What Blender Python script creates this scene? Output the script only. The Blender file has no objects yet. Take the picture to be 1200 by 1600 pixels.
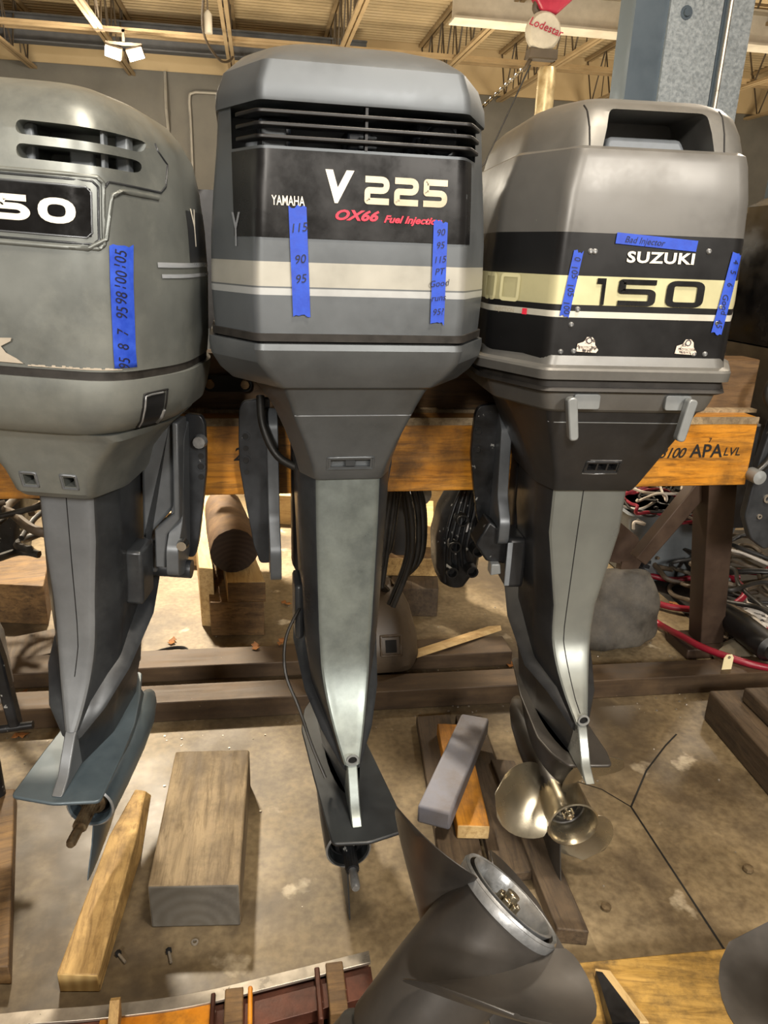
import bpy, bmesh, math, random
from math import sin, cos, pi, radians, sqrt, atan2
from mathutils import Vector, Matrix
from mathutils.bvhtree import BVHTree
random.seed(7)
sc = bpy.context.scene
COL = sc.collection

# ---------------- camera ----------------
TH, YAW, ROLL, CAMH = radians(19.5), radians(10), radians(2), 1.67
Rv = Vector((cos(YAW), -sin(YAW), 0)); Fh = Vector((sin(YAW), cos(YAW), 0)); Zv = Vector((0, 0, 1))
FW = Fh*cos(TH)-Zv*sin(TH); UP = Fh*sin(TH)+Zv*cos(TH)
cr = Rv*cos(ROLL)+UP*sin(ROLL); cu = -Rv*sin(ROLL)+UP*cos(ROLL)
cam_d = bpy.data.cameras.new('camera'); cam = bpy.data.objects.new('camera', cam_d); COL.objects.link(cam)
m = Matrix((cr, cu, -FW)).transposed().to_4x4(); m.translation = Vector((0, 0, CAMH)); cam.matrix_world = m
cam_d.sensor_fit = 'VERTICAL'; cam_d.sensor_height = 36; cam_d.lens = 36*1130/1600
cam_d.clip_start = .02; cam_d.clip_end = 200
sc.camera = cam
vs = sc.view_settings; vs.view_transform = 'Standard'; vs.look = 'None'; vs.gamma = 1; vs.use_curve_mapping = False
vs.exposure = 0.0

# ---------------- light ----------------
w = bpy.data.worlds.new('world'); sc.world = w; w.use_nodes = True
w.node_tree.nodes['Background'].inputs[0].default_value = (1, .86, .70, 1)
w.node_tree.nodes['Background'].inputs[1].default_value = .30
def area(name, loc, tgt, size, power, col=(1, .87, .70), sy=None):
    d = bpy.data.lights.new(name, 'AREA'); d.energy = power; d.size = size; d.color = col
    if sy: d.shape = 'RECTANGLE'; d.size_y = sy
    o = bpy.data.objects.new(name, d); COL.objects.link(o); o.location = loc
    o.rotation_euler = (Vector(tgt)-Vector(loc)).to_track_quat('-Z', 'Y').to_euler()
    return o
area('high_bay_light_over', (1.0, .2, 4.9), (.4, 1.6, 0), .55, 190)
area('high_bay_light_back', (-1.3, 6.2, 4.9), (-.1, 4.3, 0), .35, 190, (1, .86, .66)).data.spread = radians(56)
area('high_bay_light_right', (4.5, 5.5, 4.9), (3, 3.5, 0), .5, 130)
area('high_bay_light_rear_left', (-2.0, -5.5, 4.3), (0, 1.6, 1.2), .9, 430, (1, .93, .84))
area('high_bay_light_rear_right', (2.6, -5.0, 4.3), (.6, 1.6, 1.2), .9, 400, (1, .93, .84))
for k, (lx, ly) in enumerate(((-3, 11), (3, 11.5), (9, 12), (0, 5), (6, 6))):
    area('bounce_fill_%d' % k, (lx, ly, 1.6), (lx, ly+.6, 5), 2.2, 260, (1, .85, .62))  # unseen fill lights added to brighten the ceiling in place of bounce

# ---------------- materials ----------------
MATS = {}
def lin(c):
    if isinstance(c, str):
        c = [int(c[i:i+2], 16)/255 for i in (0, 2, 4)]
        c = [x/12.92 if x <= .04045 else ((x+.055)/1.055)**2.4 for x in c]
    return (c[0], c[1], c[2], 1)
def pm(name, c1, c2=None, rough=.5, metal=0, scale=6, st=(1, 1, 1), bump=0, dirt_or_haze=None, ds=3, da=.6, bands=None, rv=.12, coat=0, alpha=1, spots=None, ss=30, st_t=.68, wave=None, trans=0, grain=None):
    mt = bpy.data.materials.new(name); mt.use_nodes = True; nt = mt.node_tree; N = nt.nodes; L = nt.links
    b = N['Principled BSDF']; tc = N.new('ShaderNodeTexCoord'); mp = N.new('ShaderNodeMapping'); mp.inputs['Scale'].default_value = st
    L.new(tc.outputs['Object'], mp.inputs[0])
    nz = N.new('ShaderNodeTexNoise'); nz.inputs['Scale'].default_value = scale; nz.inputs['Detail'].default_value = 7; nz.inputs['Roughness'].default_value = .62
    L.new(mp.outputs[0], nz.inputs['Vector'])
    def ramp(src, stops, interp='LINEAR'):
        r = N.new('ShaderNodeValToRGB'); r.color_ramp.interpolation = interp; e = r.color_ramp.elements
        e[0].position, e[0].color = stops[0][0], lin(stops[0][1]); e[1].position, e[1].color = stops[1][0], lin(stops[1][1])
        for p, c in stops[2:]:
            q = e.new(p); q.color = lin(c)
        L.new(src, r.inputs[0]); return r.outputs[0]
    def mix(f, a, bb):
        mx = N.new('ShaderNodeMix'); mx.data_type = 'RGBA'
        if isinstance(f, float): mx.inputs[0].default_value = f
        else: L.new(f, mx.inputs[0])
        L.new(a, mx.inputs[6])
        if isinstance(bb, tuple): mx.inputs[7].default_value = bb
        else: L.new(bb, mx.inputs[7])
        return mx.outputs[2]
    col = ramp(nz.outputs['Fac'], [(.34, c1), (.66, c2 or c1)])
    if wave:
        wv = N.new('ShaderNodeTexWave'); wv.wave_type = wave[0]; wv.inputs['Scale'].default_value = wave[1]; wv.inputs['Distortion'].default_value = wave[2]; wv.inputs['Detail'].default_value = 3
        if wave[0] == 'BANDS': wv.bands_direction = wave[5] if len(wave) > 5 else 'X'
        else: wv.rings_direction = wave[5] if len(wave) > 5 else 'X'
        L.new(mp.outputs[0], wv.inputs['Vector'])
        f = N.new('ShaderNodeMath'); f.operation = 'MULTIPLY'; f.inputs[1].default_value = wave[4]; L.new(wv.outputs['Fac'], f.inputs[0])
        col = mix(f.outputs[0], col, lin(wave[3]))
    if grain:
        g1 = N.new('ShaderNodeTexNoise'); g1.inputs['Scale'].default_value = grain[0]; g1.inputs['Detail'].default_value = 8; g1.inputs['Roughness'].default_value = .7; g1.inputs['Distortion'].default_value = .6
        L.new(mp.outputs[0], g1.inputs['Vector'])
        col = mix(ramp(g1.outputs['Fac'], [(.46, (0, 0, 0)), (.66, (grain[2],)*3)]), col, lin(grain[1]))
    if bands:
        sx = N.new('ShaderNodeSeparateXYZ'); L.new(tc.outputs['Object'], sx.inputs[0])
        z0, z1 = bands[0][0], bands[-1][0]+.01
        mr = N.new('ShaderNodeMapRange'); mr.inputs[1].default_value = z0; mr.inputs[2].default_value = z1; L.new(sx.outputs[2], mr.inputs[0])
        st_ = [((z-z0)/(z1-z0), c) for z, c in bands]
        bc = ramp(mr.outputs[0], st_, 'CONSTANT')
        mm = N.new('ShaderNodeMix'); mm.data_type = 'RGBA'; mm.blend_type = 'MULTIPLY'; mm.inputs[0].default_value = .8
        n2 = ramp(nz.outputs['Fac'], [(.3, (.78, .78, .78)), (.65, (1, 1, 1))])
        L.new(bc, mm.inputs[6]); L.new(n2, mm.inputs[7]); col = mm.outputs[2]
    if dirt_or_haze:
        n3 = N.new('ShaderNodeTexNoise'); n3.inputs['Scale'].default_value = ds; n3.inputs['Detail'].default_value = 9; n3.inputs['Roughness'].default_value = .7
        L.new(tc.outputs['Object'], n3.inputs['Vector'])
        f = ramp(n3.outputs['Fac'], [(.45, (0, 0, 0)), (.68, (da, da, da))])
        col = mix(f, col, lin(dirt_or_haze))
    if spots:
        n4 = N.new('ShaderNodeTexNoise'); n4.inputs['Scale'].default_value = ss; n4.inputs['Detail'].default_value = 5
        L.new(tc.outputs['Object'], n4.inputs['Vector'])
        f = ramp(n4.outputs['Fac'], [(st_t, (0, 0, 0)), (st_t+.04, (.85, .85, .85))])
        col = mix(f, col, lin(spots))
    L.new(col, b.inputs['Base Color'])
    b.inputs['Metallic'].default_value = metal
    if coat: b.inputs['Coat Weight'].default_value = coat; b.inputs['Coat Roughness'].default_value = .12
    if trans: b.inputs['Transmission Weight'].default_value = trans
    rr = N.new('ShaderNodeMapRange'); rr.inputs[1].default_value = .3; rr.inputs[2].default_value = .7
    rr.inputs[3].default_value = max(.03, rough-rv); rr.inputs[4].default_value = min(1, rough+rv)
    L.new(nz.outputs['Fac'], rr.inputs[0]); L.new(rr.outputs[0], b.inputs['Roughness'])
    if bump:
        bp = N.new('ShaderNodeBump'); bp.inputs['Strength'].default_value = min(1, bump); bp.inputs['Distance'].default_value = .004
        L.new(nz.outputs['Fac'], bp.inputs['Height']); L.new(bp.outputs[0], b.inputs['Normal'])
    MATS[name] = mt
    return mt
def emis(name, c, s):
    mt = bpy.data.materials.new(name); mt.use_nodes = True; b = mt.node_tree.nodes['Principled BSDF']
    b.inputs['Emission Color'].default_value = lin(c); b.inputs['Emission Strength'].default_value = s
    MATS[name] = mt; return mt
M = MATS
pm('paint_slate', '54585b', '666a6d', rough=.45, metal=.55, scale=5, dirt_or_haze='7d8386', ds=2.2, da=.35)
pm('paint_slate_leg', '626a6a', '7a8280', rough=.38, metal=.55, scale=7, dirt_or_haze='97a19c', ds=4, da=.6)
pm('slate_dark_or_shade', '2c2e31', '3b3e42', rough=.36, metal=.4, scale=5, dirt_or_haze='5d6264', ds=3, da=.4)  # dark slate paint, also the shade put into the leg sides' colour
pm('paint_left', '626664', '7c807d', rough=.42, metal=.45, scale=4, dirt_or_haze='92958e', ds=2.6, da=.75)  # pale blotches stand in for highlights on the left cowl, put into colour
pm('paint_left_pale', '6c7074', '7c8084', rough=.38, metal=.45, scale=5, dirt_or_haze='5a5e62', ds=3, da=.5)
pm('paint_grey_warm', '626260', '706f6c', rough=.45, metal=.5, scale=5, dirt_or_haze='8e8d86', ds=2, da=.3)
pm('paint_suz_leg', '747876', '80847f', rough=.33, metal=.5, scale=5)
pm('paint_suz_cowl', '77766f', rough=.4, metal=.35, scale=6, bands=[(1.3, '77777a'), (1.462, '1b1b1c'), (1.562, 'd8d6c8'), (1.574, '1b1b1c'), (1.586, 'd0cba0'), (1.643, '1b1b1c'), (1.727, '6c6b68'), (2.1, '6c6b68')], spots='b8b8b0', ss=55, st_t=.76)
pm('paint_v_cowl', '60656a', rough=.44, metal=.5, scale=6, bands=[(1.4, '666b6f'), (1.592, 'b9bcbc'), (1.604, '6e7274'), (1.6065, 'b4b2a8'), (1.653, '666b6f'), (2.2, '666b6f')])
pm('paint_charcoal', '222325', '303133', rough=.4, metal=.3, scale=5, dirt_or_haze='4a4a4a', ds=3, da=.4)
pm('paint_gearcase_dark', '24272a', '33373a', rough=.42, metal=.3, scale=6)
pm('paint_bluegrey', '46525a', '55626a', rough=.42, metal=.3, scale=6, dirt_or_haze='38424a', ds=5, da=.5)
pm('black_decal', '101011', '19191a', rough=.28, metal=0, scale=9, spots='55534e', ss=70, st_t=.79)
pm('black_plastic', '0b0b0c', '18181a', rough=.45, scale=20)
pm('black_glossy', '070708', '121214', rough=.2, scale=10)
pm('deep_black', '020202', '050506', rough=.7)
pm('rubber_seal', '1c1a18', '2c2926', rough=.55, scale=25)
pm('black_worn', '101113', '26282b', rough=.4, metal=.3, scale=14, spots='a8aaa8', ss=45, st_t=.67)
pm('lever_grey', '7f8384', '8e9293', rough=.4, metal=.3)
pm('bracket_grey', '53575b', '63676b', rough=.4, metal=.4, scale=8)
pm('bracket_dark', '2a2d31', '3a3d41', rough=.42, metal=.4, scale=12, spots='8a8a88', ss=60, st_t=.72)
pm('guts_grey', '6d7276', '8a9096', rough=.5, metal=.2)
pm('guts_blue', '20242b', '363c45', rough=.5)
pm('chrome', 'b8b6b0', 'd8d6d0', rough=.2, metal=1)
pm('stainless', '9a927f', 'b4ab96', rough=.28, metal=.9, scale=4, st=(1, 1, 1), rv=.1)
pm('rusty_shaft', '4a3a2a', '8a7a60', rough=.4, metal=.7, scale=30)
pm('aluminium_worn', '75787a', 'a8aaac', rough=.4, metal=.6, scale=20, bump=.3)
pm('prop_black', '302e2c', '403d3a', rough=.38, metal=.25, scale=5, dirt_or_haze='55504a', ds=4, da=.4, spots='9a958c', ss=60, st_t=.78)
pm('tape_blue', '1c3fae', '2850c4', rough=.6, scale=40, bump=.15)
pm('ink', '10122a', rough=.6)
pm('print_white', 'e8e2d2', 'f2ecdd', rough=.4)
pm('print_silver', 'b5ab93', 'c8bfa8', rough=.35, metal=.3)
pm('print_red', 'e02440', 'f03850', rough=.4)
pm('decal_faint', '777b80', '868a8e', rough=.4)
pm('decal_cream', 'cfcaa0', rough=.4)
pm('sticker', 'd8c8b8', 'eadccc', rough=.6, spots='2a2420', ss=160, st_t=.55)
pm('primer_chip', 'a89f90', 'bab0a0', rough=.6, scale=12)
pm('stripe_chrome', '9aa4b0', 'c4c8ce', rough=.3, metal=.5, st=(1, 1, 6))
def wood(name, c1, c2, dark, axis='X', rough=.6, dirt_or_haze=None, da=.6, rings=False, ds=4, sc_=3, wd=.55, coat=0):
    st = {'X': (1.0, 9, 9), 'Y': (9, 1.0, 9), 'Z': (9, 9, 1.0)}[axis]
    return pm(name, c1, c2, rough=rough, scale=sc_, st=st, bump=.5, dirt_or_haze=dirt_or_haze, da=da, ds=ds, coat=coat,
              wave=('BANDS', .22, 9, dark, wd*.55, {'X': 'Z', 'Y': 'X', 'Z': 'X'}[axis]), grain=(7, dark, wd*1.4))
wood('lvl_orange', 'ab6c16', 'cc8c2a', '452a10', 'X', .42, dirt_or_haze='3e2a14', da=.85, ds=4, wd=.5, coat=.25)
wood('wood_dark_top', '5a4228', '6e5434', '32220f', 'X', .6, dirt_or_haze='33261a')
wood('wood_pale', 'b79a66', 'd0b684', '96774a', 'Y', .7)
wood('wood_pale_x', 'b79a66', 'd0b684', '96774a', 'X', .7, dirt_or_haze='7a5636', da=.5)
wood('wood_weathered', '85745a', 'a08e70', '54452f', 'Y', .75, dirt_or_haze='4e4232', da=.9, ds=4.5)
wood('wood_brown', '6e5433', '8a6c44', '3e2b18', 'X', .7, dirt_or_haze='33261a', da=.8)
wood('wood_wedge', 'b08f58', 'c8a86e', '6a4f2c', 'Y', .7, dirt_or_haze='5a4424', da=.8, ds=7)
wood('wood_orange', 'b87a1c', 'c88a2a', '7a4e14', 'Y', .6, dirt_or_haze='3a2a14', da=.7)
wood('wood_orange_x', 'a8843e', 'bd9850', '6e5220', 'X', .6, dirt_or_haze='2e241a', da=.85, ds=9)
wood('wood_old', '4a3c2c', '5e4e3a', '2a2018', 'Y', .75, dirt_or_haze='241c14', da=.7)
pm('end_grain_grey_shade', '4e4b45', '6c6860', rough=.7, scale=5, wave=('RINGS', 9, 3, '4a453c', .5, 'Y'), dirt_or_haze='35322e', ds=5, da=.7)  # grey end grain, darkened further with the shade on the block's front
pm('end_grain_pale', 'b89a62', 'c8ab74', rough=.7, scale=8, wave=('RINGS', 11, 2, '9a7a44', .5, 'Y'))
pm('end_grain_shaded', '30241a', '42332a', rough=.8, scale=8, wave=('RINGS', 14, 2, '1e1610', .5, 'Y'))  # sawn log end: shade from the light behind put into the colour
pm('bluegrey_paint_wood', '6a6c78', '80828c', rough=.7, scale=6, bump=.4, dirt_or_haze='5a4c40', ds=6, da=.6)
pm('bark', '5a4430', '7a6248', rough=.85, scale=14, bump=.8, dirt_or_haze='2c2016')
pm('rail_brown', '3d3024', '54432f', rough=.6, metal=.2, scale=5, st=(.6, 6, 6), dirt_or_haze='2a2018', ds=4, da=.7, spots='9a8a6c', ss=70, st_t=.74)
pm('post_brown', '33261e', '43342a', rough=.55, metal=.2, scale=6, dirt_or_haze='5a4836', ds=3, da=.3)
pm('rust_steel', '3e231a', '5e3526', rough=.45, metal=.4, scale=9, bump=.4, dirt_or_haze='24140e', ds=7, da=.7, spots='b0a89c', ss=50, st_t=.70)
pm('rust_orange', 'b06a10', 'd08a1c', rough=.5, metal=.1, scale=9, dirt_or_haze='4a2a10', ds=8, da=.8)
pm('steel_edge', '8a847a', 'b0a89c', rough=.35, metal=.7, scale=12)
pm('galvanised', '8e979c', 'aab2b6', rough=.42, metal=.55, scale=60, rv=.1)
pm('galv_side', '4a5660', '56626c', rough=.5, metal=.4, scale=4)
pm('deck_tan', 'ae9a76', 'bca884', rough=.6, scale=2)
pm('joist_tan', '8f7b5c', 'a08a68', rough=.6, scale=3)
pm('joist_dark', '453c30', '554a3c', rough=.6, scale=3)
pm('beam_bluegrey', '4a4c50', '5a5c60', rough=.6)
pm('beam_white', 'b8b0a0', 'c8c0b0', rough=.6)
pm('wall_grey', '5e5c56', '706d66', rough=.8, scale=1.1, dirt_or_haze='747068', ds=.7, da=.5)
pm('wall_tan', 'b8a27c', 'c4ae88', rough=.7, scale=1)
pm('conduit_grey', '9a968e', 'aaa69c', rough=.5, metal=.3)
pm('hoist_red', '8e1a34', 'a82440', rough=.4)
pm('hoist_grey', 'a8a294', 'c0baac', rough=.5)
pm('canister', 'b09a70', 'd8c8a0', rough=.4, metal=.5, scale=9)
pm('hose_black', '141413', '24221f', rough=.5, scale=20)
pm('cable_red', '6e1020', '8e1c30', rough=.4)
pm('cable_brown', '3e342a', '544838', rough=.6, scale=30)
pm('cable_white', 'b0a89c', 'c8c0b4', rough=.5)
pm('cover_taupe', '54483a', '6a5c4a', rough=.5, scale=5, dirt_or_haze='3a3028', ds=5, da=.7)
pm('bag_grey', '35322d', '565149', rough=.7, scale=14, bump=1, dirt_or_haze='6a655c', ds=10, da=.5)
pm('bin_grey', '5e6468', '767c80', rough=.45, scale=3)
pm('paper_white', 'a8a6a4', 'd0cecc', rough=.8, scale=20, spots='1c1a1a', ss=35, st_t=.56)
pm('tag_paper', 'd8cba0', 'e4d8b0', rough=.7)
pm('tarp_dark', '15130f', '2a2620', rough=.6, scale=10, bump=.6)
pm('leaf', '6a401c', '96622c', rough=.8)
pm('plastic_clear', '6a6252', '8a8270', rough=.15)
pm('yellow_paint', 'b08a2c', 'c49c38', rough=.5)
pm('blue_paint', '2c5a86', '3a6c98', rough=.5)
emis('led', 'fff6dc', 60)

def floor_mat():
    mt = pm('floor_concrete', '6f6149', '8f7f62', rough=.5, scale=1.7, bump=.3, dirt_or_haze='4e4232', ds=3.1, da=.9, spots='b8ac94', ss=5, st_t=.64, rv=.2)
    nt = mt.node_tree; N = nt.nodes; L = nt.links; b = N['Principled BSDF']
    src = b.inputs['Base Color'].links[0].from_socket
    tc = N.new('ShaderNodeTexCoord')
    n = N.new('ShaderNodeTexNoise'); n.inputs['Scale'].default_value = 45; n.inputs['Detail'].default_value = 6; L.new(tc.outputs['Object'], n.inputs['Vector'])
    r = N.new('ShaderNodeValToRGB'); r.color_ramp.elements[0].position = .3; r.color_ramp.elements[1].position = .62
    r.color_ramp.elements[0].color = (.55, .52, .5, 1); r.color_ramp.elements[1].color = (1, 1, 1, 1); L.new(n.outputs['Fac'], r.inputs[0])
    mx = N.new('ShaderNodeMix'); mx.data_type = 'RGBA'; mx.blend_type = 'MULTIPLY'; mx.inputs[0].default_value = .8
    L.new(src, mx.inputs[6]); L.new(r.outputs[0], mx.inputs[7])
    # dark oily patches
    n2 = N.new('ShaderNodeTexNoise'); n2.inputs['Scale'].default_value = 1.3; n2.inputs['Detail'].default_value = 8; n2.inputs['Roughness'].default_value = .6
    mp = N.new('ShaderNodeMapping'); mp.inputs['Location'].default_value = (3.1, 1.7, 0); L.new(tc.outputs['Object'], mp.inputs[0]); L.new(mp.outputs[0], n2.inputs['Vector'])
    r2 = N.new('ShaderNodeValToRGB'); r2.color_ramp.elements[0].position = .5; r2.color_ramp.elements[1].position = .64; r2.color_ramp.elements[1].color = (.9, .9, .9, 1); L.new(n2.outputs['Fac'], r2.inputs[0])
    m2 = N.new('ShaderNodeMix'); m2.data_type = 'RGBA'; L.new(r2.outputs[0], m2.inputs[0]); L.new(mx.outputs[2], m2.inputs[6]); m2.inputs[7].default_value = lin('3e352a')
    L.new(m2.outputs[2], b.inputs['Base Color'])
floor_mat()

# ---------------- mesh helpers ----------------
def link(name, me, mats=(), parent=None, smooth=None, bevel=0, segs=2, weld=False):
    o = bpy.data.objects.new(name, me); COL.objects.link(o)
    for a in mats: me.materials.append(MATS[a] if isinstance(a, str) else a)
    if parent is not None: o.parent = parent
    if smooth is not None:
        for p in me.polygons: p.use_smooth = True
        me.set_sharp_from_angle(angle=radians(smooth))
    if bevel:
        md = o.modifiers.new('bevel', 'BEVEL'); md.width = bevel; md.segments = segs; md.limit_method = 'ANGLE'; md.angle_limit = radians(28); md.harden_normals = False
        for p in me.polygons: p.use_smooth = True
        me.set_sharp_from_angle(angle=radians(40))
    return o
class MB:
    def __init__(s): s.v = []; s.f = []; s.mi = []; s.cur = 0
    def add(s, vs_, fs):
        n = len(s.v); s.v += [tuple(p) for p in vs_]; s.f += [tuple(i+n for i in q) for q in fs]; s.mi += [s.cur]*len(fs); return s
    def box(s, a, b, mat=None):
        x0, y0, z0 = a; x1, y1, z1 = b
        V = [Vector(p) for p in ((x0, y0, z0), (x1, y0, z0), (x1, y1, z0), (x0, y1, z0), (x0, y0, z1), (x1, y0, z1), (x1, y1, z1), (x0, y1, z1))]
        if mat is not None: V = [mat @ p for p in V]
        return s.add(V, [(0, 3, 2, 1), (4, 5, 6, 7), (0, 1, 5, 4), (1, 2, 6, 5), (2, 3, 7, 6), (3, 0, 4, 7)])
    def loft(s, rings, cap=True, close=True):
        n = len(rings[0]); V = [p for r in rings for p in r]; F = []
        for i in range(len(rings)-1):
            for j in range(n if close else n-1):
                k = (j+1) % n; F.append((i*n+j, i*n+k, (i+1)*n+k, (i+1)*n+j))
        if cap: F.append(tuple(reversed(range(n)))); F.append(tuple((len(rings)-1)*n+j for j in range(n)))
        return s.add(V, F)
    def prism(s, poly, ax, a, b):
        n = len(poly)
        def P3(p, t): return {'x': (t, p[0], p[1]), 'y': (p[0], t, p[1]), 'z': (p[0], p[1], t)}[ax]
        return s.loft([[P3(p, a) for p in poly], [P3(p, b) for p in poly]])
    def tube(s, pts, r, n=8, cap=True):
        pts = [Vector(p) for p in pts]; rings = []; rr = r if isinstance(r, (list, tuple)) else [r]*len(pts)
        T0 = (pts[1]-pts[0]).normalized(); u = T0.orthogonal().normalized()
        for i, p in enumerate(pts):
            t = (pts[min(i+1, len(pts)-1)]-pts[max(i-1, 0)]).normalized()
            u = (u-t*u.dot(t)); u = u.normalized() if u.length > 1e-6 else t.orthogonal().normalized()
            v = t.cross(u)
            rings.append([p+u*(rr[i]*cos(2*pi*k/n))+v*(rr[i]*sin(2*pi*k/n)) for k in range(n)])
        return s.loft(rings, cap)
    def lathe(s, prof, mat, n=32, cap=True):
        rings = [[mat @ Vector((r*cos(2*pi*k/n), r*sin(2*pi*k/n), z)) for k in range(n)] for r, z in prof]
        return s.loft(rings, cap)
    def mesh(s):
        me = bpy.data.meshes.new('mesh'); me.from_pydata(s.v, [], s.f); me.validate(); 
        if len(me.polygons) == len(s.mi): me.polygons.foreach_set('material_index', s.mi)
        bm = bmesh.new(); bm.from_mesh(me); bmesh.ops.recalc_face_normals(bm, faces=bm.faces); bm.to_mesh(me); bm.free()
        return me
    def build(s, name, mats, parent=None, **k):
        return link(name, s.mesh(), [mats] if isinstance(mats, str) else mats, parent, **k)
def spline(pts, k=6):
    pts = [Vector(p) for p in pts]; out = []
    for i in range(len(pts)-1):
        p0, p1, p2, p3 = pts[max(i-1, 0)], pts[i], pts[i+1], pts[min(i+2, len(pts)-1)]
        for j in range(k):
            t = j/k; out.append(.5*((2*p1)+(p2-p0)*t+(2*p0-5*p1+4*p2-p3)*t*t+(3*p1-p0-3*p2+p3)*t**3))
    out.append(pts[-1]); return out
def thing(name, label, cat, loc=(0, 0, 0), rz=0, group=None):
    o = bpy.data.objects.new(name, None); COL.objects.link(o); o.location = loc; o.rotation_euler = (0, 0, rz)
    o['label'] = label; o['category'] = cat
    if group: o['group'] = group
    o.empty_display_size = .1
    return o
def tag(o, label, cat, group=None, kind=None):
    o['label'] = label; o['category'] = cat
    if group: o['group'] = group
    if kind: o['kind'] = kind
    return o
def struct(o): o['kind'] = 'structure'; return o
def rnd_corner(pts, r, n=3):
    out = []; N_ = len(pts)
    for i in range(N_):
        p = Vector(pts[i]); a = Vector(pts[i-1]); b = Vector(pts[(i+1) % N_])
        ri = r[i] if isinstance(r, (list, tuple)) else r
        da, db = a-p, b-p; ra = min(ri, da.length*.49); rb = min(ri, db.length*.49)
        p0 = p+da.normalized()*ra; p2 = p+db.normalized()*rb
        for k in range(n+1):
            t = k/n; out.append(p0*(1-t)**2+p*2*t*(1-t)+p2*t*t)
    return out
def octring(z, fw, ya, sw, yc, yf, fw2=None, ycf=None, r=.03, n=4, cx=0, zt=0, bow=0):
    """horizontal ring; -y is aft. zt tilts the ring: z rises by zt per metre of y. bow curves the aft face."""
    fw2 = fw2 if fw2 is not None else fw*.8; ycf = ycf if ycf is not None else yf-(yc-ya)
    c = [(-fw, ya), (fw, ya), (sw, yc), (sw, ycf), (fw2, yf), (-fw2, yf), (-sw, ycf), (-sw, yc)]
    pts = rnd_corner(c, r, n)
    # extra points on aft face for curvature
    a = pts[n]; b = pts[n+1]; mid = [a.lerp(b, (k+1)/6) for k in range(5)]
    pts = pts[:n+1]+mid+pts[n+1:]
    out = []
    for p in pts:
        x, y = p.x, p.y
        if bow and abs(x) < fw and y < ya+.05: y -= bow*(1-(x/fw)**2)
        out.append(Vector((x+cx, y, z+zt*(y-ya))))
    return out
def bvh_of(objs):
    V = []; F = []
    for o in objs:
        me = o.data; n = len(V); V += [v.co.copy() for v in me.vertices]; F += [tuple(i+n for i in p.vertices) for p in me.polygons]
    return BVHTree.FromPolygons(V, F)
def boolcut(o, cutter_mb, cutmat=None):
    """difference; cut faces use material slot 1"""
    cm = cutter_mb.mesh(); cm.materials.append(o.data.materials[0]); cm.materials.append(MATS[cutmat] if cutmat else o.data.materials[0])
    for p in cm.polygons: p.material_index = 1
    c = bpy.data.objects.new('cut', cm); COL.objects.link(c)
    if cutmat and len(o.data.materials) < 2: o.data.materials.append(MATS[cutmat])
    md = o.modifiers.new('b', 'BOOLEAN'); md.operation = 'DIFFERENCE'; md.object = c; md.solver = 'EXACT'
    par = o.parent; o.parent = None
    bpy.context.view_layer.update()
    dg = bpy.context.evaluated_depsgraph_get()
    me = bpy.data.meshes.new_from_object(o.evaluated_get(dg)); o.modifiers.clear()
    mats = [x for x in o.data.materials]
    o.data = me; me.materials.clear()
    for x in mats: me.materials.append(x)
    o.parent = par
    bpy.data.objects.remove(c)
    for p in me.polygons: p.use_smooth = True
    me.set_sharp_from_angle(angle=radians(30))
    return o
def drape(name, V2, F, frame, bvh, eps, mat, parent, thick=0):
    """V2: 2D points laid on the surface hit along frame's ray. frame=(origin,u,v,dir)"""
    o0, u, v, d = [Vector(q) for q in frame]; d.normalize(); out = []; last = None
    for a, b in V2:
        p = o0+u*a+v*b; hit, nrm, ix, ds_ = bvh.ray_cast(p-d*2, d)
        if hit is None: hit = last if last is not None else p
        last = hit; out.append(hit-d*eps)
    m_ = MB(); m_.add(out, F); me = bpy.data.meshes.new('mesh'); me.from_pydata(m_.v, [], m_.f); me.validate()
    ob = link(name, me, [mat], parent)
    for p in me.polygons: p.use_smooth = True
    return ob
def gridrect(w, h, nx, nz, ang=0, cx=0, cz=0, jag=0, seed=1):
    rd = random.Random(seed); V = []; F = []
    for j in range(nz+1):
        for i in range(nx+1):
            x = -w/2+w*i/nx; z = -h/2+h*j/nz
            if jag and j in (0, nz): z += rd.uniform(-jag, jag)
            V.append((cx+x*cos(ang)-z*sin(ang), cz+x*sin(ang)+z*cos(ang)))
    for j in range(nz):
        for i in range(nx):
            a = j*(nx+1)+i; F.append((a, a+1, a+nx+2, a+nx+1))
    return V, F
def text2d(txt, size, bold=0, shear=0, sp=1, sx=1, ang=0, cx=0, cz=0, split=0):
    cd = bpy.data.curves.new('t', 'FONT'); cd.body = txt; cd.size = 1; cd.offset = bold; cd.shear = shear; cd.space_character = sp
    cd.align_x = 'CENTER'; cd.align_y = 'CENTER'; cd.resolution_u = 3
    o = bpy.data.objects.new('t', cd); COL.objects.link(o); bpy.context.view_layer.update()
    me = bpy.data.meshes.new_from_object(o.evaluated_get(bpy.context.evaluated_depsgraph_get()))
    if split:
        bm = bmesh.new(); bm.from_mesh(me); bmesh.ops.triangulate(bm, faces=bm.faces)
        for _ in range(2): bmesh.ops.subdivide_edges(bm, edges=[e for e in bm.edges if e.calc_length() > split], cuts=1); bmesh.ops.triangulate(bm, faces=bm.faces)
        bm.to_mesh(me); bm.free()
    V = [(v.co.x*size*sx, v.co.y*size) for v in me.vertices]; F = [tuple(p.vertices) for p in me.polygons]
    V = [(cx+a*cos(ang)-b*sin(ang), cz+a*sin(ang)+b*cos(ang)) for a, b in V]
    bpy.data.objects.remove(o)
    return V, F
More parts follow.
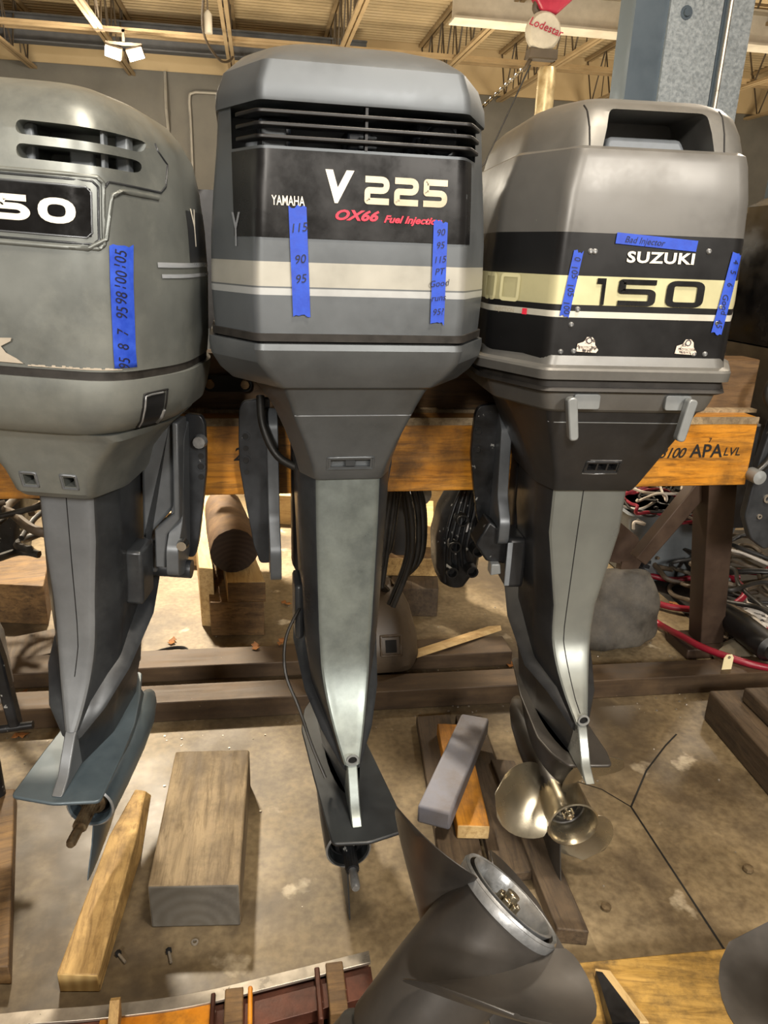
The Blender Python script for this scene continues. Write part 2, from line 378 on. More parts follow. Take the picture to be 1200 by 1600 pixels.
def ribbon(path, w_, r=0, closed=False, wh=None):
    """thick polyline in 2D -> V,F ; wh = stroke width for horizontal runs"""
    P_ = [Vector(p) for p in path]; r0 = r
    if r0:
        out = []; n = len(P_)
        for i, p in enumerate(P_):
            if not closed and i in (0, n-1): out.append(p); continue
            a, b = P_[i-1], P_[(i+1) % n]; r = r0[i] if isinstance(r0, (list, tuple)) else r0; ra = min(r, (a-p).length*.49); rb = min(r, (b-p).length*.49)
            p0 = p+(a-p).normalized()*ra; p2 = p+(b-p).normalized()*rb
            for k in range(6): t = k/5; out.append(p0*(1-t)**2+p*2*t*(1-t)+p2*t*t)
        P_ = out
    V = []; n = len(P_)
    for i, p in enumerate(P_):
        if closed: a, b = P_[i-1], P_[(i+1) % n]
        else: a, b = P_[max(i-1, 0)], P_[min(i+1, n-1)]
        d1 = (p-a).normalized() if (p-a).length > 1e-9 else (b-p).normalized(); d2 = (b-p).normalized() if (b-p).length > 1e-9 else d1
        nn = Vector((-(d1+d2).y, (d1+d2).x)).normalized(); c = max(.5, nn.dot(Vector((-d1.y, d1.x))))
        q = nn*(w_/2/c)
        V += [tuple(p+q), tuple(p-q)]
    F = [(2*i, 2*i+1, 2*i+3, 2*i+2) for i in range(n-1)]
    if closed: F.append((2*n-2, 2*n-1, 1, 0))
    return V, F
def merge2(*parts):
    V = []; F = []
    for v, f in parts:
        n = len(V); V += v; F += [tuple(i+n for i in q) for q in f]
    return V, F
def xf(VF, sx=1, sz=1, dx=0, dz=0, shear=0):
    return [((a+b*shear)*sx+dx, b*sz+dz) for a, b in VF[0]], VF[1]
def scribble(n, w_, h_, seed, th=.0012, cx=0, cz=0):
    rd = random.Random(seed); parts = []
    for k in range(n):
        zc = cz+h_/2-h_*(k+.5)/n; pts = []; x, z = cx, zc
        for q in range(7): pts.append((cx+rd.uniform(-w_/2, w_/2), zc+rd.uniform(-h_/n*.36, h_/n*.36)))
        parts.append(ribbon(pts, th, .004))
    return merge2(*parts)
# ---------------- setting ----------------
struct(MB().box((-25, -14, -.2), (30, 17.2, 0)).build('floor', 'floor_concrete'))
struct(MB().box((-25, 17.2, -.2), (30, 17.5, 5.02)).build('wall_back', 'wall_grey'))
struct(MB().box((-25, 17.22, 5.02), (30, 17.5, 6.1)).build('trim_1', 'wall_tan'))
mb = MB(); prof = []; y = -14.; 
while y < 17.2:
    prof += [(y, 5.86), (y+.05, 5.86), (y+.075, 5.9), (y+.145, 5.9), (y+.17, 5.86)]; y += .17
mb.v = []; V = []; F = []
for i, (yy, zz) in enumerate(prof): V += [(-25, yy, zz), (30, yy, zz)]
F = [(2*i, 2*i+1, 2*i+3, 2*i+2) for i in range(len(prof)-1)]
V2 = V+[(a, b_, c+.03) for a, b_, c in V]; n = len(V)
F2 = F+[tuple(reversed([i+n for i in q])) for q in F]
mb.add(V2, F2); struct(mb.build('ceiling', 'deck_tan'))
# floor joints: grooves filled dark
def joint(name, pts, w_=.006):
    V_, F_ = ribbon(pts, w_); mbx = MB(); mbx.add([(a, b_, .0012) for a, b_ in V_], F_); return struct(mbx.build(name, 'deep_black'))
joint('trim_2', [(1.15, 1.0), (1.155, 1.35), (1.16, 1.74), (1.3, 1.9), (1.44, 2.02), (1.52, 2.08)])
joint('trim_3', [(1.16, 1.74), (1.10, 1.83), (1.0, 1.9), (.9, 1.93)], .004)

def joist(x):
    t = thing('roof_joist', 'open web steel roof joist under the tan corrugated deck', 'joist', (x, 0, 0), 0, 'open web roof joists')
    a = MB(); b_ = MB(); c = MB()
    for s in (-1, 1):
        a.box((s*.045-.03, -12, 5.80), (s*.045+.03, 17.2, 5.85)); b_.box((s*.04-.028, -12, 4.90), (s*.04+.028, 17.2, 4.945))
    y = -3.; k = 0
    while y < 17:
        c.tube([(0, y, 4.92), (0, y+.42, 5.82)], .016, 5); c.tube([(0, y+.46, 5.82), (0, y+.88, 4.92)], .016, 5)
        c.tube([(.02, y+.44, 4.93), (.02, y+.44, 5.82)], .011, 5); y += .9
    a.build('top_chord', 'joist_tan', t); b_.build('bottom_chord', 'joist_tan', t); c.build('web', 'joist_dark', t)
for x in (-4.25, -2.4, -.4, 1.5, 3.5, 5.25, 7.2, 9.2, 11.2): joist(x)
for y, z, nm in ((14.1, 4.96, 'a'), (15.4, 5.2, 'b'), (11.6, 5.35, 'c')):
    tag(MB().box((-12, y, z), (16, y+.03, z+.04)).box((-12, y+.1, z-.02), (16, y+.13, z+.02)).build('bridging_bar', 'joist_tan'), {'a': 'paired thin tan bracing angles crossing joist undersides nearest the lamp', 'b': 'paired thin tan bracing angles crossing joists nearest the grey wall', 'c': 'paired thin tan bracing angles high across joists beside the white girder'}[nm], 'brace')
def ibeam(name, mat, y, z, h, w_, x0, x1, label):
    t = MB(); t.box((x0, y-w_/2, z), (x1, y+w_/2, z+.025)).box((x0, y-w_/2, z+h-.025), (x1, y+w_/2, z+h)).box((x0, y-.01, z+.025), (x1, y+.01, z+h-.025))
    return tag(t.build(name, mat), label, 'beam')
ibeam('roof_girder', 'beam_bluegrey', 16.3, 5.15, .45, .25, -14, 2.2, 'dark blue-grey roof girder running along the grey wall, upper left')
ibeam('roof_girder', 'beam_white', 10.9, 4.62, .42, .35, 2.6, 16, 'pale painted roof girder behind the galvanised column')
# lamp
t = thing('flood_lamp', 'twin-head lit flood lamp hanging from a roof joist at upper left', 'lamp', (-2.03, 13.9, 4.62))
MB().box((-.02, -.02, .1), (.02, .02, .32)).box((-.28, -.03, .08), (.28, .03, .12)).box((-.44, -.02, .26), (.02, .02, .30)).build('mount_bar', 'joist_dark', t)
for s, a in ((-1, .25), (1, -.3)):
    R_ = Matrix.Translation((s*.17, 0, -.02)) @ Matrix.Rotation(a, 4, 'Y') @ Matrix.Rotation(.5, 4, 'X')
    h = MB().box((-.13, -.05, -.09), (.13, .05, .09), R_).build('lamp_head', 'joist_dark', t, bevel=.01)
    MB().box((-.115, -.062, -.075), (.115, -.052, .075), R_).build('lens', 'led', h)
d = bpy.data.lights.new('flood_glow', 'POINT'); d.energy = 260; d.shadow_soft_size = .12; d.color = (1, .9, .74)
o = bpy.data.objects.new('flood_glow', d); COL.objects.link(o); o.location = (-2.03, 13.6, 4.45)
# conduit and pendant
tag(MB().tube(spline([(-.2, 17.12, 4.68), (-1.0, 17.12, 4.68), (-1.22, 17.12, 4.66), (-1.3, 17.12, 4.55), (-1.3, 17.12, 4.0), (-1.32, 17.12, 2), (-1.33, 17.12, -.02)], 6), .028, 8).build('conduit', 'conduit_grey'), 'thin grey conduit bent at the top and running down the wall', 'pipe')
tag(MB().tube([(-1.75, 17.1, 5.0), (-1.75, 16.9, 4.3), (-1.75, 17.1, 3.9)], .03, 6).build('wall_bracket', 'conduit_grey'), 'thin angled bracket on the grey wall below the lamp', 'bracket')
t = thing('pendant_control', 'small pale pendant handset hanging on a cord from ceiling', 'control', (-.38, 7.54, 3.5))
MB().tube([(0, 0, .1), (0, 0, 2.35)], .008, 6).build('cord', 'joist_dark', t); MB().lathe([(0, -.05), (.035, -.045), (.035, .1), (.012, .13), (0, .13)], Matrix.Identity(4), 12).build('handset', 'hoist_grey', t, smooth=40)
# hanging loop cable at joist
tag(MB().tube(spline([(-.62, 12.3, 5.3), (-.75, 13.3, 4.85), (-.55, 14.4, 4.7), (-.35, 15.0, 4.9), (-.42, 15.3, 5.3)], 8), .02, 6).build('hanging_cable', 'cable_brown'), 'brown cable sagging in a loop beside a roof joist', 'cable')

# column
t = thing('steel_column', 'galvanised steel column with a ribbed edge rising behind the warm grey motor', 'column', (2.12, 4.6, 0))
MB().box((.0, -.12, 0), (.24, -.08, 5.8)).box((.1, -.08, 0), (.14, .3, 5.8)).build('flange', 'galv_side', t)
MB().box((.20, -.14, 0), (.52, -.10, 5.8)).box((.205, -.10, 0), (.225, .04, 5.8)).build('front_plate', 'galvanised', t)
MB().box((.55, -.16, 0), (.70, -.11, 5.8)).build('edge_channel', 'galvanised', t)
MB().box((.53, -.13, 0), (.565, -.02, 5.8)).build('edge_lip', 'galv_side', t)
MB().tube([(.552, -.165, 0), (.552, -.165, 5.8)], .012, 8).build('edge_rib', 'steel_edge', t)
for z in (3.02, 2.3): MB().lathe([(0, .016), (.02, .016), (.022, .004), (.036, .004), (.036, 0), (0, 0)], Matrix.Translation((.30, -.14, z)) @ Matrix.Rotation(pi/2, 4, 'X'), 16).build('bolt', 'galv_side', t, smooth=30)

# hoist
t = thing('chain_hoist', 'red and white chain hoist with lift chain and canister hanging from roof', 'hoist', (2.5, 7.0, 3.69))
MB().prism([(-.15, .12), (-.05, .34), (.32, .34), (.26, .14), (.08, -.02), (-.06, .0)], 'y', -.06, .06).build('red_body', 'hoist_red', t, bevel=.02)
MB().tube(spline([(-.05, 0, .14), (-.1, 0, .02), (0, 0, -.03), (.06, 0, .05)], 6), .03, 8).build('hook', 'joist_dark', t, smooth=40)
MB().lathe([(0, -.06), (.13, -.055), (.155, -.02), (.155, .02), (.13, .055), (0, .06)], Matrix.Translation((-.02, -.02, -.15)) @ Matrix.Rotation(pi/2, 4, 'X'), 24).build('motor_housing', 'hoist_grey', t, smooth=30)
V_, F_ = text2d('Lodestar', .088, .01, .2)
V_, F_ = [(a*cos(-.25)-b_*sin(-.25), a*sin(-.25)+b_*cos(-.25)) for a, b_ in V_], F_
MB().add([(a-.02, -.084, b_-.13) for a, b_ in V_], F_).build('lettering', 'hoist_red', t)
MB().box((-.14, -.07, -.36), (.12, .05, -.28)).tube([(-.1, 0, -.35), (-.16, 0, -.45)], .02, 6).build('chain_guide', 'joist_dark', t, bevel=.015)
MB().lathe([(0, -.88), (.075, -.87), (.08, -.84), (.08, -.44), (.07, -.41), (0, -.41)], Matrix.Translation((.06, 0, 0)), 20).build('chain_canister', 'canister', t, smooth=30)
def chain(mb_, a, b_, n, r, L_):
    a, b_ = Vector(a), Vector(b_); d = (b_-a).normalized(); u = d.orthogonal().normalized(); v = d.cross(u)
    for k in range(n):
        c = a.lerp(b_, (k+.5)/n); s1 = u if k % 2 else v
        pts = [c+d*(L_*cos(2*pi*q/8))+s1*(L_*.55*sin(2*pi*q/8)) for q in range(9)]
        mb_.tube(pts, r, 4, False)
cm = MB(); chain(cm, (-.15, 0, -.42), (-1.35, .3, -1.55), 60, .008, .022); cm.build('lift_chain', 'chrome', t)
MB().tube([(-.1, 0, -.4), (-.45, 0, -1.2), (-.95, .2, -1.75)], .008, 5).build('control_cord', 'hose_black', t)
MB().box((-.75, .05, -.85), (-.5, .15, -.74)).build('junction_box', 'hoist_grey', t)

# ---------------- the rack the motors hang on ----------------
t = thing('rack_beam', 'long orange laminated timber beam the motors are clamped to', 'beam', (0, 1.95, 1.03))
MB().box((-2.2, 0, 0), (1.49, .09, .215)).build('timber', 'lvl_orange', t, bevel=.003)
MB().box((-2.2, -.002, .195), (1.49, .004, .216)).build('worn_edge', 'wood_weathered', t)
V_, F_ = text2d('2.0E', .052, .012, .2, ang=0); MB().add([(a-.035, -.0015, b_+.115) for a, b_ in V_], F_).build('printed_stamp', 'deep_black', t)
V_, F_ = merge2(text2d('2.0E-3100', .045, .012, .35, cx=1.27, cz=.105, sp=.9), text2d('APA', .058, .014, .0, cx=1.455-.03, cz=.11), text2d('7', .02, .01, cx=1.43, cz=.145))
V_ = [(a-.09, b_) for a, b_ in V_]
MB().add([(a, -.0015, b_) for a, b_ in V_], F_).build('printed_stamp', 'deep_black', t)
V_, F_ = text2d('LVL', .036, .01, .2, cx=1.42, cz=.108); MB().add([(a, -.0015, b_) for a, b_ in V_], F_).build('printed_stamp', 'deep_black', t)
t = thing('upper_beam', 'dark brown timber lying on top of the orange beam', 'beam', (0, 2.05, 1.245))
MB().box((-2.2, 0, 0), (1.53, .09, .16)).build('timber', 'wood_dark_top', t, bevel=.004)
MB().box((-2.2, -.03, -.0), (1.53, .0, .01)).build('ledge', 'wood_weathered', t)
def strap(x, w_, z, label):
    t = thing('steel_strap', label, 'strap', (x, 2.035, z))
    MB().prism(rnd_corner([(-w_/2, -.022), (w_/2, -.022), (w_/2, .022), (-w_/2, .022)], .02, 4), 'y', -.008, .006).build('plate', 'deep_black', t)
    for s in (-1, 1): MB().lathe([(0, .018), (.012, .016), (.013, 0), (0, 0)], Matrix.Translation((s*w_*.36, -.008, 0)) @ Matrix.Rotation(pi/2, 4, 'X'), 10).build('bolt', 'wood_brown', t, smooth=40)
strap(-.09, .13, 1.325, 'short black strap with two bolts on the dark upper timber')
# bottom rails
def rail(name, x0, x1, ya, yb, zh, dy, label):
    t = thing(name, label, 'rail', (0, 0, 0))
    poly = [(x0, ya), (x1, ya+dy), (x1, yb+dy), (x0, yb)]
    MB().prism(poly, 'z', .0, zh).build('rail_body', 'rail_brown', t, bevel=.004)
    return t
rail('rack_foot_rail', -2.4, 2.5, 2.43, 2.55, .085, -.12, 'low brown steel rail on the floor, nearer of the two')
rail('rack_foot_rail', -2.4, 1.05, 2.70, 2.84, .07, -.08, 'low brown steel rail on the floor, farther of the two')
# A-frame
t = thing('rack_post', 'brown square steel post under the right end of orange beam', 'post', (1.86, 2.62, 0))
MB().loft([[Vector(p) for p in ((.085, .0, .05), (.20, .0, .05), (.20, .10, .05), (.085, .10, .05))], [Vector(p) for p in ((-.10, -.07, 1.03), (.03, -.07, 1.03), (.03, .05, 1.03), (-.10, .05, 1.03))]]).build('upright', 'post_brown', t, bevel=.004)
MB().box((.0, -.04, 0), (.24, .14, .05)).build('base_foot', 'post_brown', t, bevel=.006)
MB().prism([(-.30, .49), (-.25, .455), (.0, .80), (-.0, .90), (-.03, .90)], 'y', .0, .06).build('diagonal_brace', 'post_brown', t, bevel=.004)
MB().box((-.45, .09, .98), (.2, .16, 1.03)).build('cap_plate', 'post_brown', t)
# ---------------- outboard motors ----------------
def wedge_ring(z, ya, yf, tk, n=14, tail=.25):
    """symmetric foil section in a horizontal plane"""
    pts = []
    for k in range(n+1):
        s = k/n; y = ya+(yf-ya)*s; h = tk*(sin(pi*min(1, s**.75)))**.8 if 0 < s < 1 else 0
        pts.append((max(h, .0015), y))
    R_ = [Vector((a, b, z)) for a, b in pts]; L_ = [Vector((-a, b, z)) for a, b in reversed(pts)]
    return R_+L_
def lower_unit(t, o, mat_leg, mat_dark, mat_case, plate, spline_shaft=True, hole=True):
    """o: dict of heights. zt top of leg, zb bend, zp plate height, zs shaft, z0 skeg tip"""
    zt, zb, zp, zs, z0 = o['zt'], o['zb'], o['zp'], o['zs'], o['z0']; ft, fb = o['ft'], o['fb']; st_, sb = o['st'], o['sb']
    af = o.get('af', 1.0); zh = zp+.105; g = zb-zh; cxb = o.get('cxb', 0)
    secs = [(zt, ft, 0, st_, .07, .34), (zt-.12, ft*.985, 0, st_*.97, .07, .34), (zb+.12, fb*1.06, .0, sb*1.04, .07, .33), (zb+.06, fb*1.01, -.001, sb, .07, .33)
            ]+[(zb+.05-(zb+.05-zh)*q, fb*(1-.70*q**1.9), -.003-.147*af*q**1.7, sb*(1-.28*q), .07, .33+.03*q) for q in (.12, .22, .32, .42, .52, .64, .76, .88, 1)]
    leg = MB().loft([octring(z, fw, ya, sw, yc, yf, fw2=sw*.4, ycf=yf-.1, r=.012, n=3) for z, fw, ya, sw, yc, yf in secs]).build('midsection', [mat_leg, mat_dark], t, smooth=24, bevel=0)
    # shade put into colour: leg sides take a darker material by face direction
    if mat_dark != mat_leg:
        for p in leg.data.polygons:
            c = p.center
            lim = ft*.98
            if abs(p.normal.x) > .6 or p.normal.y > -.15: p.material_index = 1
    low = MB().loft([octring(z, fw, ya, sw, yc, yf, fw2=sw*.4, ycf=yf-.1, r=.008, n=3) for z, fw, ya, sw, yc, yf in
                     [(zh+.003, fb*.24, -.138*af, sb*.70, .07, .36), (zp+.06, .012, -.13*af, sb*.6, .07, .36), (zp, .010, -.12*af, sb*.52, .08, .36)]]).build('lower_housing', mat_dark, t, smooth=30)
    yf_ = -.15*(1-af); fin = MB().prism([(-.140-yf_, zh+.006), (-.156-yf_, zh-.008), (-.185-yf_, zp+.055), (-.205-yf_, zp+.025), (-.235-yf_, zp+.006), (-.245-yf_, zp+.001), (-.10-yf_, zp+.001), (-.10-yf_, zh+.006)], 'x', -.0125, .0125).build('trim_fin', mat_leg, t, bevel=.004)
    if hole:
        MB().lathe([(.0135, .003), (.0135, -.002), (.010, -.003), (0, -.003)], Matrix.Translation((.0, -.150, zh+.018)) @ Matrix.Rotation(pi/2, 4, 'X'), 16, False).build('bolt_hole', 'deep_black', t)
        MB().lathe([(.0155, 0), (.0155, .004), (.011, .004), (.011, 0)], Matrix.Translation((.0, -.150, zh+.018)) @ Matrix.Rotation(pi/2, 4, 'X'), 16, False).build('bolt_rim', 'lever_grey', t, smooth=30)
    # splash plate
    rs = []
    for y, z, hw in ((.46, zb+.14, .05), (.36, zb+.09, .10), (.2, zb+.0, .118), (.06, zb-.08, .098), (-.05*af, zh+.05, .065), (-.135*af, zh-.005, .022)):
        up = .085 if y > .1 else .03 if y > 0 else .008
        rs.append([Vector((-hw, y, z-.012)), Vector((-hw*.93, y, z-.002)), Vector((-hw*.55, y, z+up*.4)), Vector((0, y, z+up)), Vector((hw*.55, y, z+up*.4)), Vector((hw*.93, y, z-.002)), Vector((hw, y, z-.012)), Vector((hw*.5, y, z-.022)), Vector((0, y, z-.05)), Vector((-hw*.5, y, z-.022))])
    MB().loft(rs).build('splash_plate', mat_dark, t, smooth=50)
    # anti-ventilation plate
    MB().prism([tuple(p) for p in rnd_corner(plate, .012, 3)], 'z', zp-.009, zp).build('anti_ventilation_plate', mat_case, t, bevel=.003)
    # gearcase
    gy = o.get('gy', 0)
    MB().loft([wedge_ring(zp, -.14+gy, .35, .045), wedge_ring(zp-.07, -.12+gy, .34+gy*.5, .034), wedge_ring(zs+.035, -.115+gy, .33+gy, .040)]).build('gearcase_strut', mat_case, t, smooth=40)
    Rm = Matrix.Translation((0, gy, zs)) @ Matrix.Rotation(pi/2, 4, 'X')
    prof = [(.002, -.40), (.018, -.385), (.036, -.34), (.052, -.26), (.060, -.15), (.062, 0), (.061, .10), (.060, .118), (.055, .122), (.051, .118), (.049, .05), (0, .05)]
    gc = MB().lathe(prof, Rm, 32, False).build('gearcase', mat_case, t, smooth=35)
    MB().lathe([(.0485, .052), (.0485, .09), (.044, .09), (.044, .052)], Rm, 32, False).build('bearing_carrier', 'black_worn', gc, smooth=35)
    MB().lathe([(.0605, .119), (.0565, .1235), (.053, .119)], Rm, 32, False).build('worn_rim', 'aluminium_worn', gc, smooth=50)
    MB().loft([wedge_ring(zs-.045, -.10+gy, .26+gy, .016), wedge_ring((zs+z0)/2-.02, -.125+gy, .13+gy, .010), wedge_ring(z0+.02, -.158+gy, .0+gy, .006), wedge_ring(z0, -.165+gy, -.10+gy, .003)]).build('skeg', mat_case, t, smooth=40)
    if spline_shaft:
        sm = 'rusty_shaft' if o.get('rust') else 'black_worn'
        sh = MB(); rings = []
        for z, r in ((.02, .022), (.09, .022), (.10, .0165), (.19, .0165)):
            rings.append([Rm @ Vector(((r+(.0012 if k % 2 else -.0008))*cos(2*pi*k/36), (r+(.0012 if k % 2 else -.0008))*sin(2*pi*k/36), z)) for k in range(36)])
        sh.loft(rings); s_ = sh.build('propeller_shaft', sm, t, smooth=60)
        MB().lathe([(.0105, .185), (.0105, .20), (.012, .203), (.012, .240), (.009, .247), (0, .247)], Rm, 20).build('threaded_tip', 'aluminium_worn' if not o.get('rust') else 'rusty_shaft', s_, smooth=40)
        MB().lathe([(.034, .05), (.034, .105), (.024, .112), (.02, .105)], Rm, 24).build('seal_housing', 'black_worn' if not o.get('rust') else 'rusty_shaft', s_, smooth=40)
    return leg
def clamp(t, x0, x1, zt, zb, y0=.30, web=None, mat='bracket_dark', worn=None):
    """clamp bracket: flange facing aft against the beam plus a thick side web"""
    s = 1 if x0 >= 0 else -1
    w_ = x1-x0; H = zt-zb
    fl = [(x0, zt-.02), (x0+.01, zt), (x1, zt+.01), (x1, zb), (x0+w_*.55, zb), (x0+w_*.35, zb+H*.12), (x0+w_*.10, zb+H*.42), (x0-w_*.05, zb+H*.62), (x0-w_*.05, zb+H*.78)] if x0 < 0 else \
         [(x0, zt), (x1-.01, zt), (x1, zt-.02), (x1+w_*.05, zb+H*.78), (x1+w_*.05, zb+H*.62), (x1-w_*.1, zb+H*.42), (x1-w_*.35, zb+H*.12), (x1-w_*.55, zb), (x0, zb)]
    f = MB().prism([tuple(p) for p in rnd_corner(fl, .01, 3)], 'y', y0, y0+.022).build('clamp_bracket', mat, t, bevel=.004)
    xo = x0+w_*.18 if x0 < 0 else x1-w_*.18
    for k in range(4):
        z = zb+H*(.80-.055*k*1.3); MB().lathe([(.0075, .0015), (0, .0015)], Matrix.Translation((xo, y0, z)) @ Matrix.Rotation(pi/2, 4, 'X'), 12, False).build('bolt_hole', 'deep_black', f)
        if k in (0, 2) : MB().lathe([(.0085, 0), (.0085, .003), (.012, .003), (.012, 0)], Matrix.Translation((xo, y0, z)) @ Matrix.Rotation(pi/2, 4, 'X'), 12, False).build('bolt_hole_rim', mat, f)
    xa, xb = (x1-.012, x1+.018) if x0 < 0 else (x0-.018, x0+.012)
    wp = [(y0+.0, zt-.01), (y0-.05, zt-.05), (y0-.07, zb+H*.35), (y0-.12, zb+H*.18), (y0-.12, zb-.0), (y0-.06, zb-.02), (y0, zb+.02)]
    MB().prism([tuple(p) for p in rnd_corner(wp, .015, 3)], 'x', xa, xb).build('clamp_web', worn or 'bracket_grey', t, bevel=.005)
    return f
def swivel(t, hx, y0, y1, z0, z1, mat='black_plastic'):
    MB().loft([octring(z, hx*f, y0, hx*f, y0+.05, y1, r=.02, n=3) for z, f in ((z0, .8), (z0+.05, 1), (z1-.06, 1), (z1, .8))]).build('swivel_bracket', mat, t, smooth=35)
def dtube(name, path, r, frame, bvh, mat, parent, eps=0, n=6, closed=False, res=8):
    """a bead laid on a surface along a 2D path"""
    o0, u, v, d = [Vector(q) for q in frame]; d.normalize(); P_ = []
    pts = [Vector(p) for p in path]
    if closed: pts.append(pts[0])
    for i in range(len(pts)-1):
        for k in range(res): P_.append(pts[i].lerp(pts[i+1], k/res))
    P_.append(pts[-1]); out = []
    for p in P_:
        q = o0+u*p.x+v*p.y; hit, nn, ix, ds_ = bvh.ray_cast(q-d*2, d)
        if hit is not None: out.append(hit-d*eps)
    if len(out) < 2: return None
    if closed: out[-1] = out[0]
    return MB().tube(out, r, n).build(name, mat, parent, smooth=60)
AFT = ((0, 0, 0), (1, 0, 0), (0, 0, 1), (0, 1, 0))

# ===== middle motor =====
t = thing('outboard_motor', 'slate grey outboard motor marked V 225, hanging in the middle', 'outboard motor', (.195, 1.6, 0), radians(1.5))
body = MB().loft([octring(z, fw, ya, sw, yc, .60, r=.014, n=4) for z, fw, ya, sw, yc in
    [(1.522, .203, -.150, .287, -.005), (1.60, .204, -.151, .291, -.005), (1.70, .201, -.150, .287, -.005), (1.78, .196, -.149, .279, -.005), (1.845, .190, -.148, .271, -.005), (1.926, .184, -.146, .263, -.005)]]).build('engine_cowl', ['paint_v_cowl'], t, smooth=22)
cut = MB().loft([[Vector((x, y, z)) for x, y in ((-.240, -.3), (.232, -.3), (.232, .06), (-.240, .06))] for z in (1.849, 1.94)])
boolcut(body, cut, 'deep_black')
cap = MB().loft([octring(z, fw, ya, sw, yc, yf, r=r_, n=4) for z, fw, ya, sw, yc, yf, r_ in
    [(1.920, .190, -.154, .268, -.008, .61, .014), (1.926, .191, -.155, .269, -.008, .61, .014), (1.950, .189, -.153, .266, -.008, .61, .014), (1.984, .178, -.146, .252, -.004, .60, .014), (1.992, .172, -.138, .245, .004, .59, .02),
     (2.020, .150, -.085, .222, .04, .56, .04), (2.045, .120, .0, .18, .10, .52, .05), (2.062, .08, .09, .13, .17, .46, .05), (2.068, .04, .16, .08, .22, .40, .03)]]).build('cowl_cap', 'paint_v_cowl', t, smooth=22)
# louvre blades
for k, z in enumerate((1.902, 1.882, 1.862)):
    outer = [(-.236, -.085), (-.196, -.160), (.196, -.160), (.236, -.085)]; inner = [(.215, -.075), (.178, -.128), (-.178, -.128), (-.215, -.075)]
    pl = [tuple(p) for p in rnd_corner(outer+inner, .012, 3)]
    MB().prism(pl, 'z', z-.003, z+.0035).build('intake_louvre', 'black_plastic', t, bevel=.0015)
MB().box((-.002, -.15, 1.849), (.003, -.13, 1.922)).build('louvre_divider', 'black_plastic', t)
MB().box((-.19, -.07, 1.85), (-.13, .05, 1.905)).build('powerhead', 'guts_blue', t, bevel=.006); MB().box((-.02, -.05, 1.86), (.03, .05, 1.90)).build('powerhead', 'guts_blue', t, bevel=.006)
g = MB().box((.11, -.08, 1.85), (.19, .05, 1.912))
g.lathe([(.03, 0), (.03, .04), (0, .04)], Matrix.Translation((.15, -.08, 1.88)) @ Matrix.Rotation(pi/2, 4, 'X'), 16)
g.build('powerhead', 'guts_blue', t, bevel=.006)
for a_, b_ in (((-.185, -.09, 1.85), (-.14, -.07, 1.89)), ((0, -.07, 1.862), (.035, -.05, 1.885)), ((.13, -.1, 1.852), (.18, -.08, 1.872))): MB().box(a_, b_).build('powerhead_cover', 'guts_grey', t, bevel=.004)
B = bvh_of([body])
V_, F_ = gridrect(.456, .148, 44, 6, 0, -.013, 1.770)
V_ = [(a+.0, b_) for a, b_ in V_]
dec = drape('number_panel', V_, F_, AFT, B, .0022, 'black_decal', t)
B2 = bvh_of([body])
ox = .003
def W(nm, VF, mat, eps=.0042, par=t, bv=None): return drape(nm, VF[0], VF[1], AFT, bv or B, eps, mat, par)
W('v_lettering', text2d('V', .072, .045, .12, cx=-.054, cz=1.784, sx=1.0), 'print_white')
TWO = ribbon([(-.12, 1), (1, 1), (1, .5), (0, .5), (0, 0), (1.14, 0)], .30, [0, .3, .3, .12, .04, 0]); FIVE = ribbon([(1.14, 1), (0, 1), (0, .5), (1, .5), (1, 0), (-.14, 0)], .30, [0, .04, .04, .3, .3, 0])
W('number_lettering', merge2(xf(TWO, .036, .037, .004, 1.765), xf(TWO, .036, .037, .060, 1.765), xf(FIVE, .036, .037, .116, 1.765)), 'print_silver')
W('maker_lettering', text2d('YAMAHA', .0235, .010, 0, cx=-.142, cz=1.758, sx=.62), 'print_white')
W('model_lettering', text2d('OX66', .024, .035, .35, cx=-.018, cz=1.738, sx=1.35), 'print_red'); W('fuel_injection_lettering', text2d('Fuel Injection', .0175, .03, .35, cx=.092, cz=1.7345, sx=1.18), 'print_red')
SIDE = ((0, 0, 0), (1, 0, 0), (0, 0, 1), (.75, .66, 0))
VF = text2d('Y', .085, .015, -.1, sx=.55)
LS = ((0, 0, 0), (.55, -.83, 0), (0, 0, 1), (.83, .55, 0))
drape('side_lettering', [(a-.055, b_+1.705) for a, b_ in VF[0]], VF[1], LS, B, .002, 'decal_faint', t)
def tape(par, bv, cx, zc, w_, h_, ang, rows, seed, label=None, words=None, wsize=.02, fr=AFT, wang=0, eps=.003):
    V_, F_ = gridrect(w_, h_, 6, 26, ang, cx, zc, .004, seed)
    tp = drape('masking_tape', V_, F_, fr, bv, eps, 'tape_blue', par)
    if words:
        for wd, dz in words:
            drape('handwriting', *text2d(wd, wsize, .0, .25, ang=wang+ang, cx=cx-sin(ang)*dz, cz=zc+cos(ang)*dz), fr, bv, eps+.001, 'ink', tp)
    if label: tp['label'] = label
    return tp
Bp = bvh_of([body])
tape(t, Bp, -.122, 1.653, .033, .192, .035, 0, 3, words=[('115', .06), ('90', .005), ('95', -.03)], wsize=.022, wang=.1, eps=.0048)
tape(t, Bp, .149, 1.640, .028, .190, .02, 0, 5, words=[('90', .075), ('95', .052), ('115', .026), ('PT', .004), ('Good', -.018), ('runs', -.045), ('95?', -.072)], wsize=.017, wang=.1, eps=.0048)
